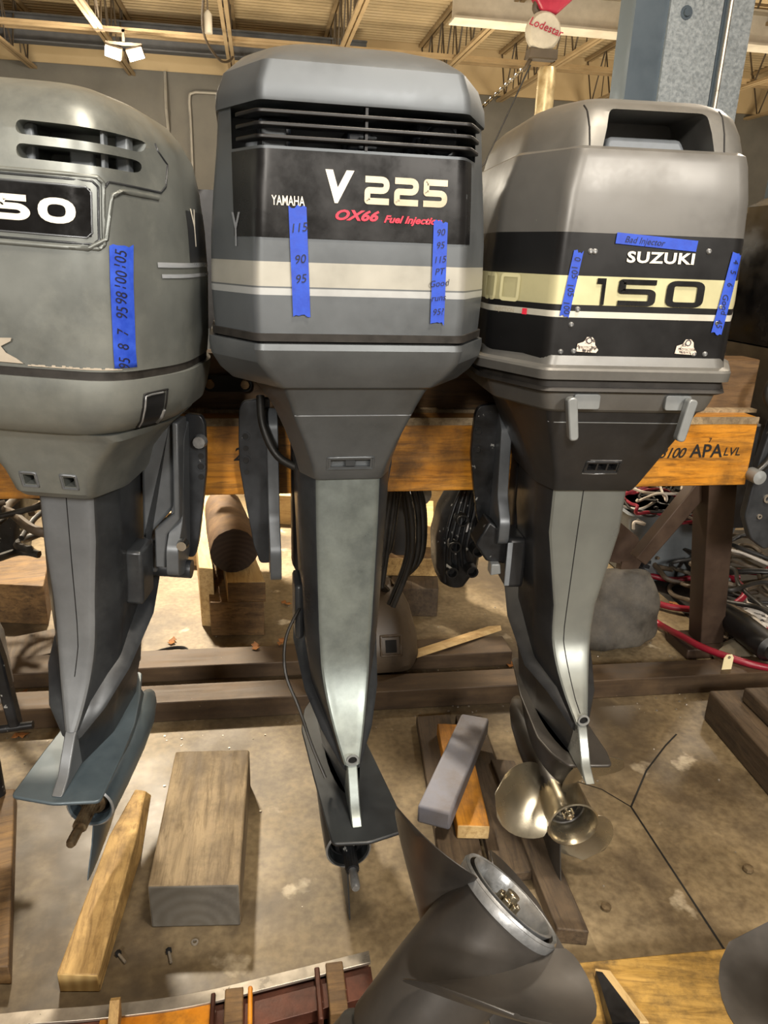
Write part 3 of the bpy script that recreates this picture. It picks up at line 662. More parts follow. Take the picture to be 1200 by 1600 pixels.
# seam and pan
MB().loft([octring(z, fw, -.143, .282, -.0, .59, r=.014, n=4) for z, fw in ((1.499, .199), (1.522, .199))]).build('cowl_seal', 'deep_black', t, smooth=22)
MB().loft([octring(z, fw, ya, sw, -.005, .60, r=.014, n=4) for z, fw, ya, sw in ((1.507, .205, -.153, .292), (1.522, .206, -.154, .293))]).build('seal_lip', 'rubber_seal', t, smooth=22)
pan = MB().loft([octring(z, fw, ya, sw, yc, yf, r=.014, n=4) for z, fw, ya, sw, yc, yf in
    [(1.502, .203, -.154, .300, -.0, .60), (1.490, .204, -.156, .301, -.0, .60), (1.465, .200, -.150, .297, -.0, .60), (1.435, .178, -.138, .280, .01, .58), (1.412, .157, -.122, .256, .02, .56), (1.407, .150, -.112, .240, .03, .55)]]).build('lower_cowl', 'paint_slate', t, smooth=22)
neck = MB().loft([octring(z, fw, ya, sw, yc, yf, r=.012, n=4) for z, fw, ya, sw, yc, yf in
    [(1.408, .148, -.108, .215, .05, .40), (1.36, .133, -.078, .180, .06, .38), (1.342, .128, -.068, .168, .06, .37), (1.28, .104, -.046, .14, .06, .36), (1.22, .084, -.026, .118, .06, .35), (1.186, .077, -.014, .110, .06, .34), (1.180, .075, -.008, .108, .06, .34)]]).build('exhaust_housing', 'paint_slate', t, smooth=22)
boolcut(neck, MB().box((-.045, -.2, 1.214), (.046, -.01, 1.233)), 'deep_black')
Bn = bvh_of([neck])
dtube('exhaust_port_rim', [(-.052, 1.209), (.053, 1.209), (.053, 1.239), (-.052, 1.239)], .0026, AFT, Bn, 'paint_slate', t, closed=True)
dtube('crease_line', [(-.127, 1.342), (.127, 1.342)], .0016, AFT, Bn, 'decal_faint', t, res=20)
MB().box((-.01, -.022, 1.216), (.012, -.012, 1.231)).build('exhaust_web', 'slate_dark_or_shade', t)
lower_unit(t, dict(zt=1.183, zb=.67, zp=.385, zs=.20, z0=.005, ft=.074, fb=.062, st=.112, sb=.094), 'paint_slate_leg', 'slate_dark_or_shade', 'paint_gearcase_dark',
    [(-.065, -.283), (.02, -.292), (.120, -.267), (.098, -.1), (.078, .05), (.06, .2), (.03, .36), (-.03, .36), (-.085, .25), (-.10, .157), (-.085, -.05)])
clamp(t, -.245, -.165, 1.30, .84, .31)
clamp(t, .10, .165, 1.27, .90, .31)
swivel(t, .11, .30, .42, .78, 1.30)
MB().tube(spline([(-.19, .28, 1.32), (-.185, .24, 1.25), (-.15, .2, 1.18), (-.08, .16, 1.15)], 6), .011, 8).build('cable', 'hose_black', t, smooth=60)
MB().box((-.118, .11, .70), (-.095, .22, .86)).build('side_anode', 'slate_dark_or_shade', t, bevel=.01)
MB().tube(spline([(-.10, .12, .80), (-.145, .06, .74), (-.15, .02, .66), (-.12, -.02, .58), (-.09, -.06, .49), (-.06, -.1, .42)], 6), .004, 6).build('speedometer_tube', 'hose_black', t, smooth=60)

# ===== left motor =====
def ringL(z, fw, ya, sw, yc, yf, r=.05, n=6, bow=0): return octring(z, fw, ya, sw*.93, yc, yf-.06, fw2=fw*.7, ycf=.26, r=r, n=n, bow=bow)
t = thing('outboard_motor', 'worn grey outboard motor at the left with number plate ending 50', 'outboard motor', (-.470, 1.57, 0), radians(-9)); t.rotation_euler = (0, radians(2.6), radians(-9))
body = MB().loft([ringL(z, fw, ya, sw, yc, yf, r=r_, n=6, bow=.006) for z, fw, ya, sw, yc, yf, r_ in
    [(1.462, .176, -.158, .272, .02, .58, .07), (1.50, .178, -.160, .275, .02, .58, .07), (1.62, .178, -.160, .274, .02, .58, .07), (1.72, .174, -.157, .266, .02, .57, .07), (1.79, .168, -.153, .255, .02, .56, .07),
     (1.85, .158, -.146, .240, .03, .54, .07), (1.89, .146, -.132, .212, .05, .52, .07), (1.918, .128, -.105, .18, .07, .50, .06), (1.936, .10, -.06, .14, .10, .46, .05), (1.945, .06, .0, .09, .14, .4, .04)]]).build('engine_cowl', ['paint_left'], t, smooth=30)
for z in (1.852, 1.816):
    c = MB(); pl = [tuple(p) for p in rnd_corner([(.026, z-.010), (.200, z-.013), (.200, z+.009), (.026, z+.012)], .011, 4)]
    c.prism(pl, 'y', -.3, -.02); boolcut(body, c, 'deep_black')
    c = MB(); pl = [tuple(p) for p in rnd_corner([(-.200, z-.013), (-.012, z-.010), (-.012, z+.012), (-.200, z+.009)], .011, 4)]
    c.prism(pl, 'y', -.3, -.05); boolcut(body, c, 'deep_black')
MB().box((.145, -.105, 1.80), (.152, -.085, 1.868)).build('slot_mullion', 'guts_grey', t, bevel=.002)
for a_, b_ in (((.155, -.06, 1.80), (.178, -.03, 1.865)), ((.018, -.12, 1.80), (.04, -.10, 1.865)), ((.09, -.10, 1.80), (.13, -.08, 1.835))): MB().box(a_, b_).build('engine_fitting', 'guts_grey', t, bevel=.004)
B = bvh_of([body])
Wl = lambda nm, VF, mat, eps=.004: drape(nm, VF[0], VF[1], AFT, B, eps, mat, t)
V_, F_ = gridrect(.28, .076, 24, 5, 0, .002, 1.730)
Wl('number_plate', (V_, F_), 'black_glossy', .002)
Z0 = ribbon([(0, 0), (1, 0), (1, 1), (0, 1)], .34, .5, closed=True)
Wl('number_lettering', merge2(xf(Z0, .046, .030, .066, 1.714), xf(ribbon([(1, 1.0), (.12, 1.0), (0, .55), (.8, .55), (1, .25), (.8, 0), (-.1, 0)], .34, [0, .05, .05, .2, .2, .2, 0]), .046, .030, -.006, 1.714)) , 'print_white')
for e, mm_, r_ in ((.0, 'paint_left_pale', .0022), (.010, 'slate_dark_or_shade', .0022), (.017, 'paint_left', .004)):
    dtube('plate_frame', [(-.145-e, 1.690-e), (.142+e-.008, 1.690-e), (.142+e, 1.698-e), (.142+e, 1.762+e), (.142+e-.008, 1.770+e), (-.145-e, 1.770+e)], r_, AFT, B, mm_, t, closed=True)
dtube('moulded_edge', [(.160, 1.69), (.160, 1.77), (.166, 1.782), (.222, 1.778), (.226, 1.79), (.222, 1.83), (.205, 1.862)], .0022, AFT, B, 'slate_dark_or_shade', t)
dtube('moulded_edge', [(-.2, 1.672), (.135, 1.672), (.162, 1.690), (.170, 1.76), (.182, 1.770), (.22, 1.768)], .0045, AFT, B, 'paint_left', t)
tape(t, B, .182, 1.562, .030, .240, .0, 0, 8, words=[('105', .095), ('100', .06), ('98', .03), ('95', .005), ('7', -.03), ('8', -.055), ('95', -.085)], wsize=.022, wang=1.5, eps=.003)
RS = ((0, 0, 0), (.5, .87, 0), (0, 0, 1), (-.87, .5, 0))
VF = text2d('Y', .10, .02, .0, sx=.5); drape('side_lettering', [(a+.235, b_+1.72) for a, b_ in VF[0]], VF[1], RS, B, .002, 'print_white', t)
V_, F_ = gridrect(.30, .10, 30, 5, 0, .34, 1.705); drape('side_panel', V_, F_, RS, B, .001, 'slate_dark_or_shade', t)
V_, F_ = gridrect(.34, .009, 30, 2, 0, .235, 1.652); drape('side_stripe', V_, F_, RS, B, .0018, 'stripe_chrome', t)
V_, F_ = gridrect(.32, .007, 30, 2, 0, .235, 1.632); drape('side_stripe', V_, F_, RS, B, .0018, 'stripe_chrome', t)
# chipped paint
V_ = [(-.14, 1.470), (.015, 1.470), (.004, 1.478), (-.014, 1.487), (-.022, 1.498), (-.004, 1.508), (-.002, 1.514), (-.03, 1.512), (-.04, 1.516), (-.14, 1.515)]
Wl('chipped_paint', ([(a, b_) for a, b_ in V_], [tuple(range(len(V_)))]), 'primer_chip', .0062)
rd = random.Random(3); pc = []
for k in range(26):
    x = .02+k*.006; h = rd.uniform(.0012, .005); pc.append(([(x, 1.466), (x+.008, 1.466), (x+.007, 1.466+h), (x+.001, 1.466+h)], [(0, 1, 2, 3)]))
Wl('chipped_paint', merge2(*pc), 'primer_chip', .003)
MB().loft([ringL(z, fw, -.157, .270, .02, .58, r=.07, n=6, bow=.006) for z, fw in ((1.440, .174), (1.464, .174))]).build('cowl_seal', 'rubber_seal', t, smooth=30)
pan = MB().loft([ringL(z, fw, ya, sw, yc, yf, r=r_, n=6, bow=.006) for z, fw, ya, sw, yc, yf, r_ in
    [(1.446, .176, -.161, .280, .02, .58, .07), (1.43, .176, -.162, .280, .02, .58, .07), (1.39, .172, -.158, .272, .02, .57, .07), (1.36, .16, -.146, .262, .03, .55, .07), (1.338, .14, -.126, .235, .05, .52, .06), (1.330, .13, -.112, .215, .06, .5, .06)]]).build('lower_cowl', 'paint_left', t, smooth=30)
Bq = bvh_of([pan])
RD = ((0, 0, 0), (.87, .5, 0), (0, 0, 1), (-.5, .87, 0))
V_ = [(.118, 1.338), (.175, 1.342), (.182, 1.418), (.130, 1.412)]
g_ = MB(); dr = drape('access_cover', *gridrect(.048, .072, 8, 8, -.06, .150, 1.378), RD, Bq, .004, 'paint_charcoal', t)
dtube('access_cover_gap', [(.122, 1.340), (.176, 1.340), (.182, 1.418), (.128, 1.416)], .0022, RD, Bq, 'deep_black', t, closed=True, eps=.001)
dtube('worn_edge', [(.126, 1.343), (.131, 1.412), (.145, 1.414), (.17, 1.414)], .0022, RD, Bq, 'aluminium_worn', t, eps=.004)
dtube('worn_edge', [(.168, 1.345), (.172, 1.36), (.175, 1.375)], .005, RD, Bq, 'aluminium_worn', t, eps=.002)
neck = MB().loft([octring(z, fw, ya, sw, yc, yf, r=r_, n=5) for z, fw, ya, sw, yc, yf, r_ in
    [(1.332, .140, -.116, .215, .06, .42, .03), (1.318, .150, -.105, .20, .06, .42, .03), (1.310, .142, -.100, .19, .06, .42, .03), (1.27, .108, -.088, .155, .06, .38, .03), (1.235, .088, -.078, .13, .06, .37, .025), (1.19, .076, -.062, .118, .06, .36, .02), (1.176, .070, -.045, .110, .06, .36, .02)]]).build('exhaust_housing', 'paint_left', t, smooth=30)
for s in (-1, 1): boolcut(neck, MB().box((s*.040-.011, -.2, 1.209), (s*.040+.011, -.02, 1.231)), 'deep_black')
Bn = bvh_of([neck])
for s in (-1, 1):
    c0 = s*.040
    dtube('exhaust_port_rim', [(c0-.015, 1.204), (c0+.015, 1.204), (c0+.015, 1.236), (c0-.015, 1.236)], .003, AFT, Bn, 'paint_left_pale', t, closed=True)
leg = lower_unit(t, dict(zt=1.178, zb=.80, zp=.505, zs=.325, z0=.13, ft=.056, fb=.042, st=.09, sb=.085, rust=True, af=.45, gy=.13), 'paint_left_pale', 'slate_dark_or_shade', 'paint_bluegrey',
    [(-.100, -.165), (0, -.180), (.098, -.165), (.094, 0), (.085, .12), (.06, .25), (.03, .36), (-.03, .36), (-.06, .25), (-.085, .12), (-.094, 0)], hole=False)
Bl = bvh_of([leg]); dtube('mould_line', [(.0, 1.17), (.002, 1.0), (.006, .8), (.0, .73)], .0012, AFT, Bl, 'deep_black', t, res=20)
MB().box((.078, .10, .86), (.125, .19, 1.0)).build('water_pump_cover', 'slate_dark_or_shade', t, bevel=.008)
clamp(t, .185, .235, 1.30, .92, .27)
MB().prism([(.11, 1.0), (.175, 1.08), (.175, 1.29), (.10, 1.30), (.095, .90), (.13, .90), (.135, .97)], 'y', .20, .30).build('swivel_cover', 'bracket_grey', t, bevel=.008)
MB().prism([(.182, 1.30), (.196, 1.30), (.196, 1.06), (.165, 1.02), (.160, .93), (.135, .93), (.135, 1.03), (.182, 1.075)], 'y', .17, .25).build('tilt_arm', 'bracket_grey', t, bevel=.004)
MB().tube([(.10, .23, .905), (.21, .23, .905)], .024, 14).build('tilt_tube', 'bracket_dark', t, smooth=40)
MB().lathe([(0, .02), (.015, .02), (.018, 0), (0, 0)], Matrix.Translation((.225, .27, 1.235)) @ Matrix.Rotation(pi/2, 4, 'X'), 12).build('corroded_bolt', 'aluminium_worn', t, smooth=40)
MB().lathe([(0, .02), (.012, .02), (.015, 0), (0, 0)], Matrix.Translation((.205, .17, 1.0)) @ Matrix.Rotation(pi/2, 4, 'X'), 12).build('corroded_bolt', 'chrome', t, smooth=40)
swivel(t, .085, .2, .36, .95, 1.30)

# ===== right motor =====
t = thing('outboard_motor', 'warm grey and black outboard motor marked 150 at the right', 'outboard motor', (.80, 1.6, 0), radians(-4))
body = MB().loft([octring(z, fw, ya, sw, yc, yf, r=r_, n=5) for z, fw, ya, sw, yc, yf, r_ in
    [(1.462, .195, -.150, .287, .02, .60, .02), (1.49, .194, -.150, .290, .01, .60, .02), (1.60, .194, -.150, .290, .01, .60, .02), (1.72, .191, -.149, .284, .01, .59, .02), (1.80, .187, -.147, .275, .02, .58, .022), (1.862, .176, -.143, .258, .02, .57, .022), (1.880, .172, -.137, .252, .02, .56, .022), (1.886, .165, -.128, .243, .02, .55, .02)]]).build('engine_cowl', ['paint_suz_cowl'], t, smooth=24)
cap = MB().loft([octring(z, fw, ya, sw, yc, yf, r=r_, n=5) for z, fw, ya, sw, yc, yf, r_ in
    [(1.878, .170, -.130, .246, .02, .55, .03), (1.92, .163, -.116, .236, .03, .54, .03), (1.952, .154, -.098, .222, .04, .53, .035), (1.972, .140, -.075, .2, .05, .51, .04), (1.985, .12, -.04, .17, .07, .48, .04), (1.992, .08, .02, .12, .11, .44, .04)]]).build('cowl_cap', ['paint_grey_warm'], t, smooth=26)
c = MB().prism([tuple(p) for p in rnd_corner([(-.125, 1.87), (.110, 1.87), (.096, 1.958), (-.105, 1.958)], .014, 4)], 'y', -.3, .06); boolcut(cap, c, 'deep_black')
MB().prism([(-.09, 1.885), (.09, 1.885), (.07, 1.915), (-.085, 1.915)], 'y', -.055, .02).build('handle_grip', 'guts_grey', t, bevel=.008)
Bc = bvh_of([cap])
for x in (-.148, .128): dtube('cap_seam', [(x, 1.885), (x, 1.965)], .0018, AFT, Bc, 'deep_black', t, res=16)
MB().loft([octring(z, fw, ya, sw, yc, yf, r=.02, n=5) for z, fw, ya, sw, yc, yf in
    [(1.437, .205, -.168, .307, .02, .62), (1.456, .206, -.170, .309, .02, .62), (1.461, .204, -.167, .306, .02, .615), (1.466, .195, -.156, .295, .02, .61), (1.485, .190, -.152, .290, .02, .60)]]).build('cowl_flange', 'paint_grey_warm', t, smooth=24)
MB().loft([octring(z, fw, -.155, sw, .02, .60, r=.02, n=5) for z, fw, sw in ((1.418, .198, .29), (1.438, .198, .29))]).build('cowl_seal', 'rubber_seal', t, smooth=24)
MB().loft([octring(z, fw, ya, sw, .02, .61, r=.02, n=5) for z, fw, ya, sw in ((1.408, .196, -.158, .288), (1.412, .202, -.165, .299), (1.420, .198, -.160, .294))]).build('pan_lip', 'rubber_seal', t, smooth=24)
pan = MB().loft([octring(z, fw, ya, sw, yc, yf, r=.02, n=5) for z, fw, ya, sw, yc, yf in
    [(1.412, .190, -.152, .281, .02, .59), (1.385, .184, -.146, .270, .02, .58), (1.368, .178, -.14, .262, .02, .57), (1.362, .172, -.132, .252, .03, .56)]]).build('lower_cowl', 'paint_grey_warm', t, smooth=24)
neck = MB().loft([octring(z, fw, ya, sw, yc, yf, r=.014, n=5) for z, fw, ya, sw, yc, yf in
    [(1.364, .172, -.128, .232, .04, .45), (1.325, .160, -.114, .205, .05, .42), (1.27, .140, -.088, .178, .05, .40), (1.20, .115, -.056, .145, .05, .38), (1.165, .105, -.036, .130, .05, .36), (1.145, .100, -.02, .124, .05, .36)]]).build('exhaust_housing', 'paint_charcoal', t, smooth=22)
for x in (-.031, -.006, .019): boolcut(neck, MB().box((x-.0105, -.2, 1.208), (x+.0105, -.03, 1.226)), 'deep_black')
Bn = bvh_of([neck])
dtube('exhaust_port_rim', [(-.047, 1.202), (.035, 1.202), (.035, 1.232), (-.047, 1.232)], .0028, AFT, Bn, 'paint_charcoal', t, closed=True)
dtube('worn_edge', [(-.05, 1.199), (-.02, 1.197), (.0, 1.198), (.036, 1.199)], .0016, AFT, Bn, 'aluminium_worn', t)
dtube('worn_edge', [(-.04, 1.2355), (-.0, 1.2355), (.036, 1.2355)], .0014, AFT, Bn, 'aluminium_worn', t)
dtube('crease_line', [(-.165, 1.335), (.165, 1.335)], .0014, AFT, Bn, 'lever_grey', t, res=24)
B = bvh_of([body])
Ws = lambda nm, VF, mat, eps=.003: drape(nm, VF[0], VF[1], AFT, B, eps, mat, t)
Ws('maker_lettering', text2d('SUZUKI', .029, .03, 0, cx=.02, cz=1.683, sx=1.38, sp=1.08), 'print_white')
D1 = ribbon([(.0, .92), (.55, .92), (.55, -.05)], .42); 
Ws('number_lettering', merge2(xf(ribbon([(.0, 1), (.5, 1), (.5, -.12)], .26), .030, .042, -.108, 1.594), xf(ribbon([(1.1, 1), (0, 1), (0, .56), (1, .56), (1, 0), (-.1, 0)], .24, [0, .03, .03, .16, .16, 0]), .066, .042, -.054, 1.594), xf(ribbon([(0, 0), (1, 0), (1, 1), (0, 1)], .24, .22, closed=True), .066, .042, .050, 1.594)), 'black_decal')
tape(t, B, -.162, 1.628, .020, .128, -.12, 0, 11, words=[('0', .05), ('105', .025), ('105', -.01), ('100', -.045)], wsize=.018, wang=-1.3)
tape(t, B, .174, 1.618, .024, .160, -.10, 0, 12, words=[('4', .065), ('5', .045), ('6', .02), ('Good', -.02), ('45', -.06)], wsize=.018, wang=-1.4)
V_, F_ = gridrect(.172, .021, 26, 4, -.06, .006, 1.714); tp = drape('masking_tape', V_, F_, AFT, B, .003, 'tape_blue', t); tp['label'] = 'horizontal blue masking tape reading Bad Injector'
drape('handwriting', *text2d('Bad Injector', .017, 0, .2, ang=-.06, cx=-.02, cz=1.7145), AFT, B, .004, 'ink', tp)
for cx_ in (-.112, .105):
    V_ = [(-.024, -.012), (.02, -.014), (.024, -.008), (.016, .002), (.014, .012), (.008, .018), (-.004, .018), (-.01, .008), (-.022, .004)]
    st_ = Ws('worn_sticker', ([(a+cx_, b_+1.506) for a, b_ in V_], [tuple(range(9))]), 'sticker')
    Q = merge2(xf(ribbon([(cos(q*.785)*.006, sin(q*.785)*.006) for q in range(8)], .002, closed=True), 1, 1, cx_+.002, 1.517), text2d('PROTECTED', .0065, .0, 0, cx=cx_, cz=1.503), text2d('SERVICE', .006, 0, 0, cx=cx_, cz=1.497))
    drape('sticker_print', Q[0], Q[1], AFT, B, .004, 'ink', st_)
for x, z in ((-.129, 1.692), (-.142, 1.579), (-.152, 1.548), (-.168, 1.492), (-.14, 1.494), (.12, 1.700), (.165, 1.592), (.163, 1.559), (.125, 1.494), (.15, 1.494), (-.12, 1.692)):
    h, nn, ix, dd = B.ray_cast(Vector((x, -2, z)), Vector((0, 1, 0)))
    MB().lathe([(0, .003), (.0022, .003), (.003, .0045), (.0055, .002), (.006, 0)], Matrix.Translation(h) @ Matrix.Rotation(pi/2, 4, 'X'), 10, False).build('rivet', 'aluminium_worn', t, smooth=40)
# left side number outline, vents and lettering
LS = ((0, 0, 0), (.45, -.89, 0), (0, 0, 1), (.89, .45, 0))
RR = xf(ribbon([(0, 0), (1, 0), (1, 1), (0, 1)], .16, .15, closed=True), .05, .05, -.105, 1.590)
drape('side_number', *merge2(RR, xf(ribbon([(0, 0), (1, 0), (1, 1), (0, 1)], .16, .15, closed=True), .05, .05, -.175, 1.590)), [LS[0], LS[1], LS[2], LS[3]], B, .002, 'decal_cream', t)
drape('side_lettering', *text2d('INJECTION', .012, .0, 0, cx=-.09, cz=1.567), LS, B, .0022, 'print_silver', t)
drape('red_flash', *gridrect(.014, .0125, 3, 2, 0, -.03, 1.568), LS, B, .002, 'print_red', t)
# latches
for s, tx in ((-1, -.128), (1, .135)):
    pl = rnd_corner([(tx, 1.372), (tx-s*.058, 1.372), (tx-s*.058, 1.405), (tx, 1.405)], .006, 3)
    MB().prism([tuple(p) for p in pl], 'y', -.157, -.146).build('latch_plate', 'lever_grey', t, bevel=.002)
    R_ = Matrix.Translation((tx+s*.012-(.02 if s > 0 else 0), -.172, 1.395)) @ Matrix.Rotation(s*.16, 4, 'Y')
    mbx = MB(); pl = rnd_corner([(-.010, -.088), (.010, -.088), (.011, .006), (-.011, .006)], .009, 4)
    mbx.loft([[R_ @ Vector((p.x, yy, p.y)) for p in pl] for yy in (-.010, .012)]); lv = mbx.build('latch_lever', 'lever_grey', t, bevel=.003)
leg = lower_unit(t, dict(zt=1.146, zb=.70, zp=.45, zs=.27, z0=.03, ft=.093, fb=.052, st=.118, sb=.085), 'paint_suz_leg', 'paint_charcoal', 'prop_black',
    [(-.03, -.17), (.085, -.175), (.092, -.12), (.085, 0), (.07, .15), (.04, .36), (-.04, .36), (-.07, .15), (-.078, -.05), (-.06, -.12)], spline_shaft=False)
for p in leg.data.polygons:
    if p.center.x > .0: p.material_index = 0  # right half stays light, left side keeps the dark shade colour
Bl = bvh_of([leg]); dtube('mould_line', [(-.018, 1.14), (-.020, 1.0), (-.022, .72), (-.006, .60), (.0, .575)], .0014, AFT, Bl, 'deep_black', t, res=20)
clamp(t, -.24, -.165, 1.29, .93, .28, mat='black_worn', worn='bracket_grey')
clamp(t, .12, .19, 1.29, .93, .28, mat='black_worn')
swivel(t, .11, .26, .40, .85, 1.30)
MB().prism([(-.20, .99), (-.12, .93), (-.14, .86), (-.20, .87), (-.235, .92)], 'y', .18, .26).build('trim_anode', 'black_worn', t, bevel=.006)
MB().prism([(-.19, .87), (-.165, .87), (-.16, .84), (-.19, .835)], 'y', .16, .2).build('sender_tip', 'lever_grey', t, bevel=.003)
MB().box((-.15, .15, .80), (-.095, .27, .95)).build('side_cover', 'paint_charcoal', t, bevel=.012)
MB().box((-.153, .145, .81), (-.138, .15, .94)).build('cover_edge', 'guts_grey', t, bevel=.002)

def blade(Rm, rh, R, th0, phi0, c, zc, rake=.03, tk=.009, skew=.25, nr=12, nc=12, root=.62):
    top = []; bot = []
    for i in range(nr+1):
        s = i/nr; r = rh*.9+(R-rh*.9)*(s if s < 1 else 1)
        rm = rh+(R-rh)*.45
        ph = phi0*(root+(1-root)*sin(pi/2*min(1, (r-rh*.9)/(rm-rh*.9)))) if r < rm else phi0*sqrt(max(.0, 1-((r-rm)/(R-rm+1e-6))**2.2))
        ph *= min(1.6, rm/r*1.0+.15)
        ph = max(ph, .02); a = []; b = []
        for j in range(nc+1):
            q = -1+2*j/nc; th = th0+q*ph-skew*s*s; z = zc+c*q*ph+rake*s*s
            e = tk*(1-s*.6)*sqrt(max(0, 1-q*q))*.5+.0006; nrm = Vector((-sin(th)*c/r, cos(th)*c/r, -1)).normalized() if True else 0
            p = Vector((r*cos(th), r*sin(th), z)); a.append(p+nrm*e); b.append(p-nrm*e)
        top.append(a+list(reversed(b)))
    return MB().loft([[Rm @ p for p in ring] for ring in top])
def propeller(t, Rm, R, rh, mat, angs, zc=None,  L_=.22, flare=.01, c=.075, phi0=1.0, nutmat='stainless', worn=False, rake=.03, nz=0):
    prof = [(rh*.80, -L_), (rh*.92, -L_*.95), (rh*.98, -L_*.6), (rh, -L_*.2), (rh+flare*.3, -.012), (rh+flare, 0), (rh+flare-.004, .002), (rh-.006, -.01), (rh-.009, -L_*.35), (0, -L_*.35)]
    h = MB().lathe(prof, Rm, 48, False).build('propeller', mat, t, smooth=40)
    if worn: MB().lathe([(rh+flare-.001, -.012), (rh+flare+.0008, -.002), (rh+flare-.002, .0035), (rh+flare-.006, .001)], Rm, 48, False).build('worn_rim', 'aluminium_worn', h, smooth=60)
    if worn: MB().lathe([(rh-.009, -.004), (rh-.005, .0045), (rh-.009, .0045), (rh-.013, -.004), (rh-.013, -.03)], Rm, 48, False).build('inner_sleeve', 'aluminium_worn', h, smooth=50)
    for a in angs: blade(Rm, rh, R, a, phi0, c, zc if zc is not None else -L_*.5, rake).build('blade', mat, h, smooth=60)
    if nz: Rm = Rm @ Matrix.Translation((0, 0, nz))
    MB().lathe([(.034, -L_*.36), (.034, -L_*.28), (.022, -L_*.26), (0, -L_*.26)], Rm, 24, False).build('thrust_washer', 'black_worn', h, smooth=30)
    n = MB(); n.loft([[Rm @ Vector((.019*cos(k*pi/3), .019*sin(k*pi/3), z)) for k in range(6)] for z in (-L_*.27, -L_*.27+.022)])
    for k in range(6):
        a = (k+.5)*pi/3; n.box((.010, -.005, -L_*.27+.02), (.016, .005, -L_*.27+.030), Rm @ Matrix.Rotation(a, 4, 'Z'))
    n.lathe([(.009, -L_*.27), (.009, -L_*.27+.038), (0, -L_*.27+.04)], Rm, 16)
    n.build('castle_nut', nutmat, h, bevel=.0015)
pr = propeller(t, Matrix.Translation((0, -.185, .27)) @ Matrix.Rotation(pi/2, 4, 'X'), .205, .062, 'stainless', [radians(a) for a in (180, 306, 60)], zc=-.10, L_=.24, flare=.007, c=.07, phi0=.64)
# ---------------- foreground propellers ----------------
def axis_frame(o, ax, ref):
    z = Vector(ax).normalized(); x = (Vector(ref)-z*Vector(ref).dot(z)).normalized(); y_ = z.cross(x)
    M_ = Matrix((x, y_, z)).transposed().to_4x4(); M_.translation = Vector(o); return M_
O1 = Vector((.291, .649, .921)); A1 = Vector((.66, .18, .73))
t = thing('outboard_motor', 'black painted gearcase and large three-blade propeller tilted up in the foreground', 'outboard motor', O1)
Rm = axis_frame((0, 0, 0), A1, (0, 0, 1))
propeller(t, Rm, .185, .066, 'prop_black', [radians(a) for a in (70, 196, 307)], zc=-.065, L_=.24, flare=.005, c=.072, phi0=.74, worn=True, rake=.03, nz=.035)
MB().lathe([(.0, -.62), (.03, -.6), (.055, -.5), (.066, -.4), (.066, -.25), (.05, -.235), (0, -.235)], Rm, 32).build('gearcase', 'prop_black', t, smooth=40)
P2 = Rm @ Vector((0, 0, -.38))
mb = MB(); down = Vector((-.35, -.35, -.87))
mb.loft([[P2+down*s*1.0+Vector((dx*.05, dy*.05, 0)) for dx, dy in ((-1, -1), (1, -1), (1, 1), (-1, 1))] for s in (0, .3, .62)]); mb.build('midsection', 'prop_black', t, bevel=.01)
O2 = Vector((.672, .486, .800)); A2 = Vector((-.25, -.20, .93))
t = thing('outboard_motor', 'dark worn propeller blade and hub at the bottom right corner', 'outboard motor', O2)
Rm2 = axis_frame((0, 0, 0), A2, (-1, 0, 0))
propeller(t, Rm2, .19, .066, 'prop_black', [radians(a) for a in (8, 278, 188, 98)], zc=-.09, L_=.24, flare=.006, c=.05, phi0=.8, worn=True, rake=.02)
MB().lathe([(.0, -.62), (.03, -.6), (.055, -.5), (.066, -.4), (.066, -.25), (.05, -.235), (0, -.235)], Rm2, 32).build('gearcase', 'prop_black', t, smooth=40)

# ---------------- partial motor at the right edge ----------------
t = thing('outboard_motor', 'partly cropped black motor with a red and white cowl stripe at the right edge', 'outboard motor', (1.98, 2.16, 0))
bd = MB().loft([octring(z, fw, -.15, sw, .0, .6, r=.03, n=4) for z, fw, sw in ((1.42, .2, .27), (1.52, .21, .28), (1.74, .2, .27), (1.88, .16, .22), (1.92, .08, .12))]).build('engine_cowl', 'black_glossy', t, smooth=30)
Bz = bvh_of([bd]); 
for z0_, h_, mm_ in ((1.69, .028, 'print_white'), (1.625, .02, 'print_red'), (1.60, .008, 'print_white')):
    V_, F_ = gridrect(.5, h_, 40, 2, 0, 0, z0_); drape('cowl_stripe', V_, F_, AFT, Bz, .002, mm_, t)
MB().loft([octring(z, fw, -.14, sw, .0, .55, r=.03, n=4) for z, fw, sw in ((1.12, .10, .13), (1.3, .17, .23), (1.415, .2, .27))]).build('lower_cowl', 'black_plastic', t, smooth=30)
MB().loft([octring(z, .07, 0, .11, .07, .34, r=.02, n=4) for z in (.75, 1.12)]).build('midsection', 'black_plastic', t, smooth=30)
MB().lathe([(0, -.36), (.04, -.3), (.06, -.1), (.06, .1), (.04, .12), (0, .1)], Matrix.Translation((.10, .3, .17)) @ Matrix.Rotation(pi/2, 4, 'X'), 24).build('gearcase', 'black_plastic', t, smooth=40)
MB().prism([tuple(p) for p in rnd_corner([(-.43, 1.24), (-.37, 1.30), (-.30, 1.28), (-.28, .86), (-.36, .80), (-.42, .84), (-.46, .92), (-.45, 1.1)], .015, 3)], 'y', -.20, -.17).build('clamp_bracket', 'bracket_dark', t, bevel=.004)
for x, z, r_ in ((-.385, 1.23, .016), (-.40, 1.15, .013), (-.395, .98, .014), (-.41, .92, .008)):
    MB().lathe([(r_, .0), (r_, .006), (r_*.6, .006), (r_*.6, 0)], Matrix.Translation((x, -.20, z)) @ Matrix.Rotation(pi/2, 4, 'X'), 16, False).build('bolt_washer', 'steel_edge', t, smooth=30)
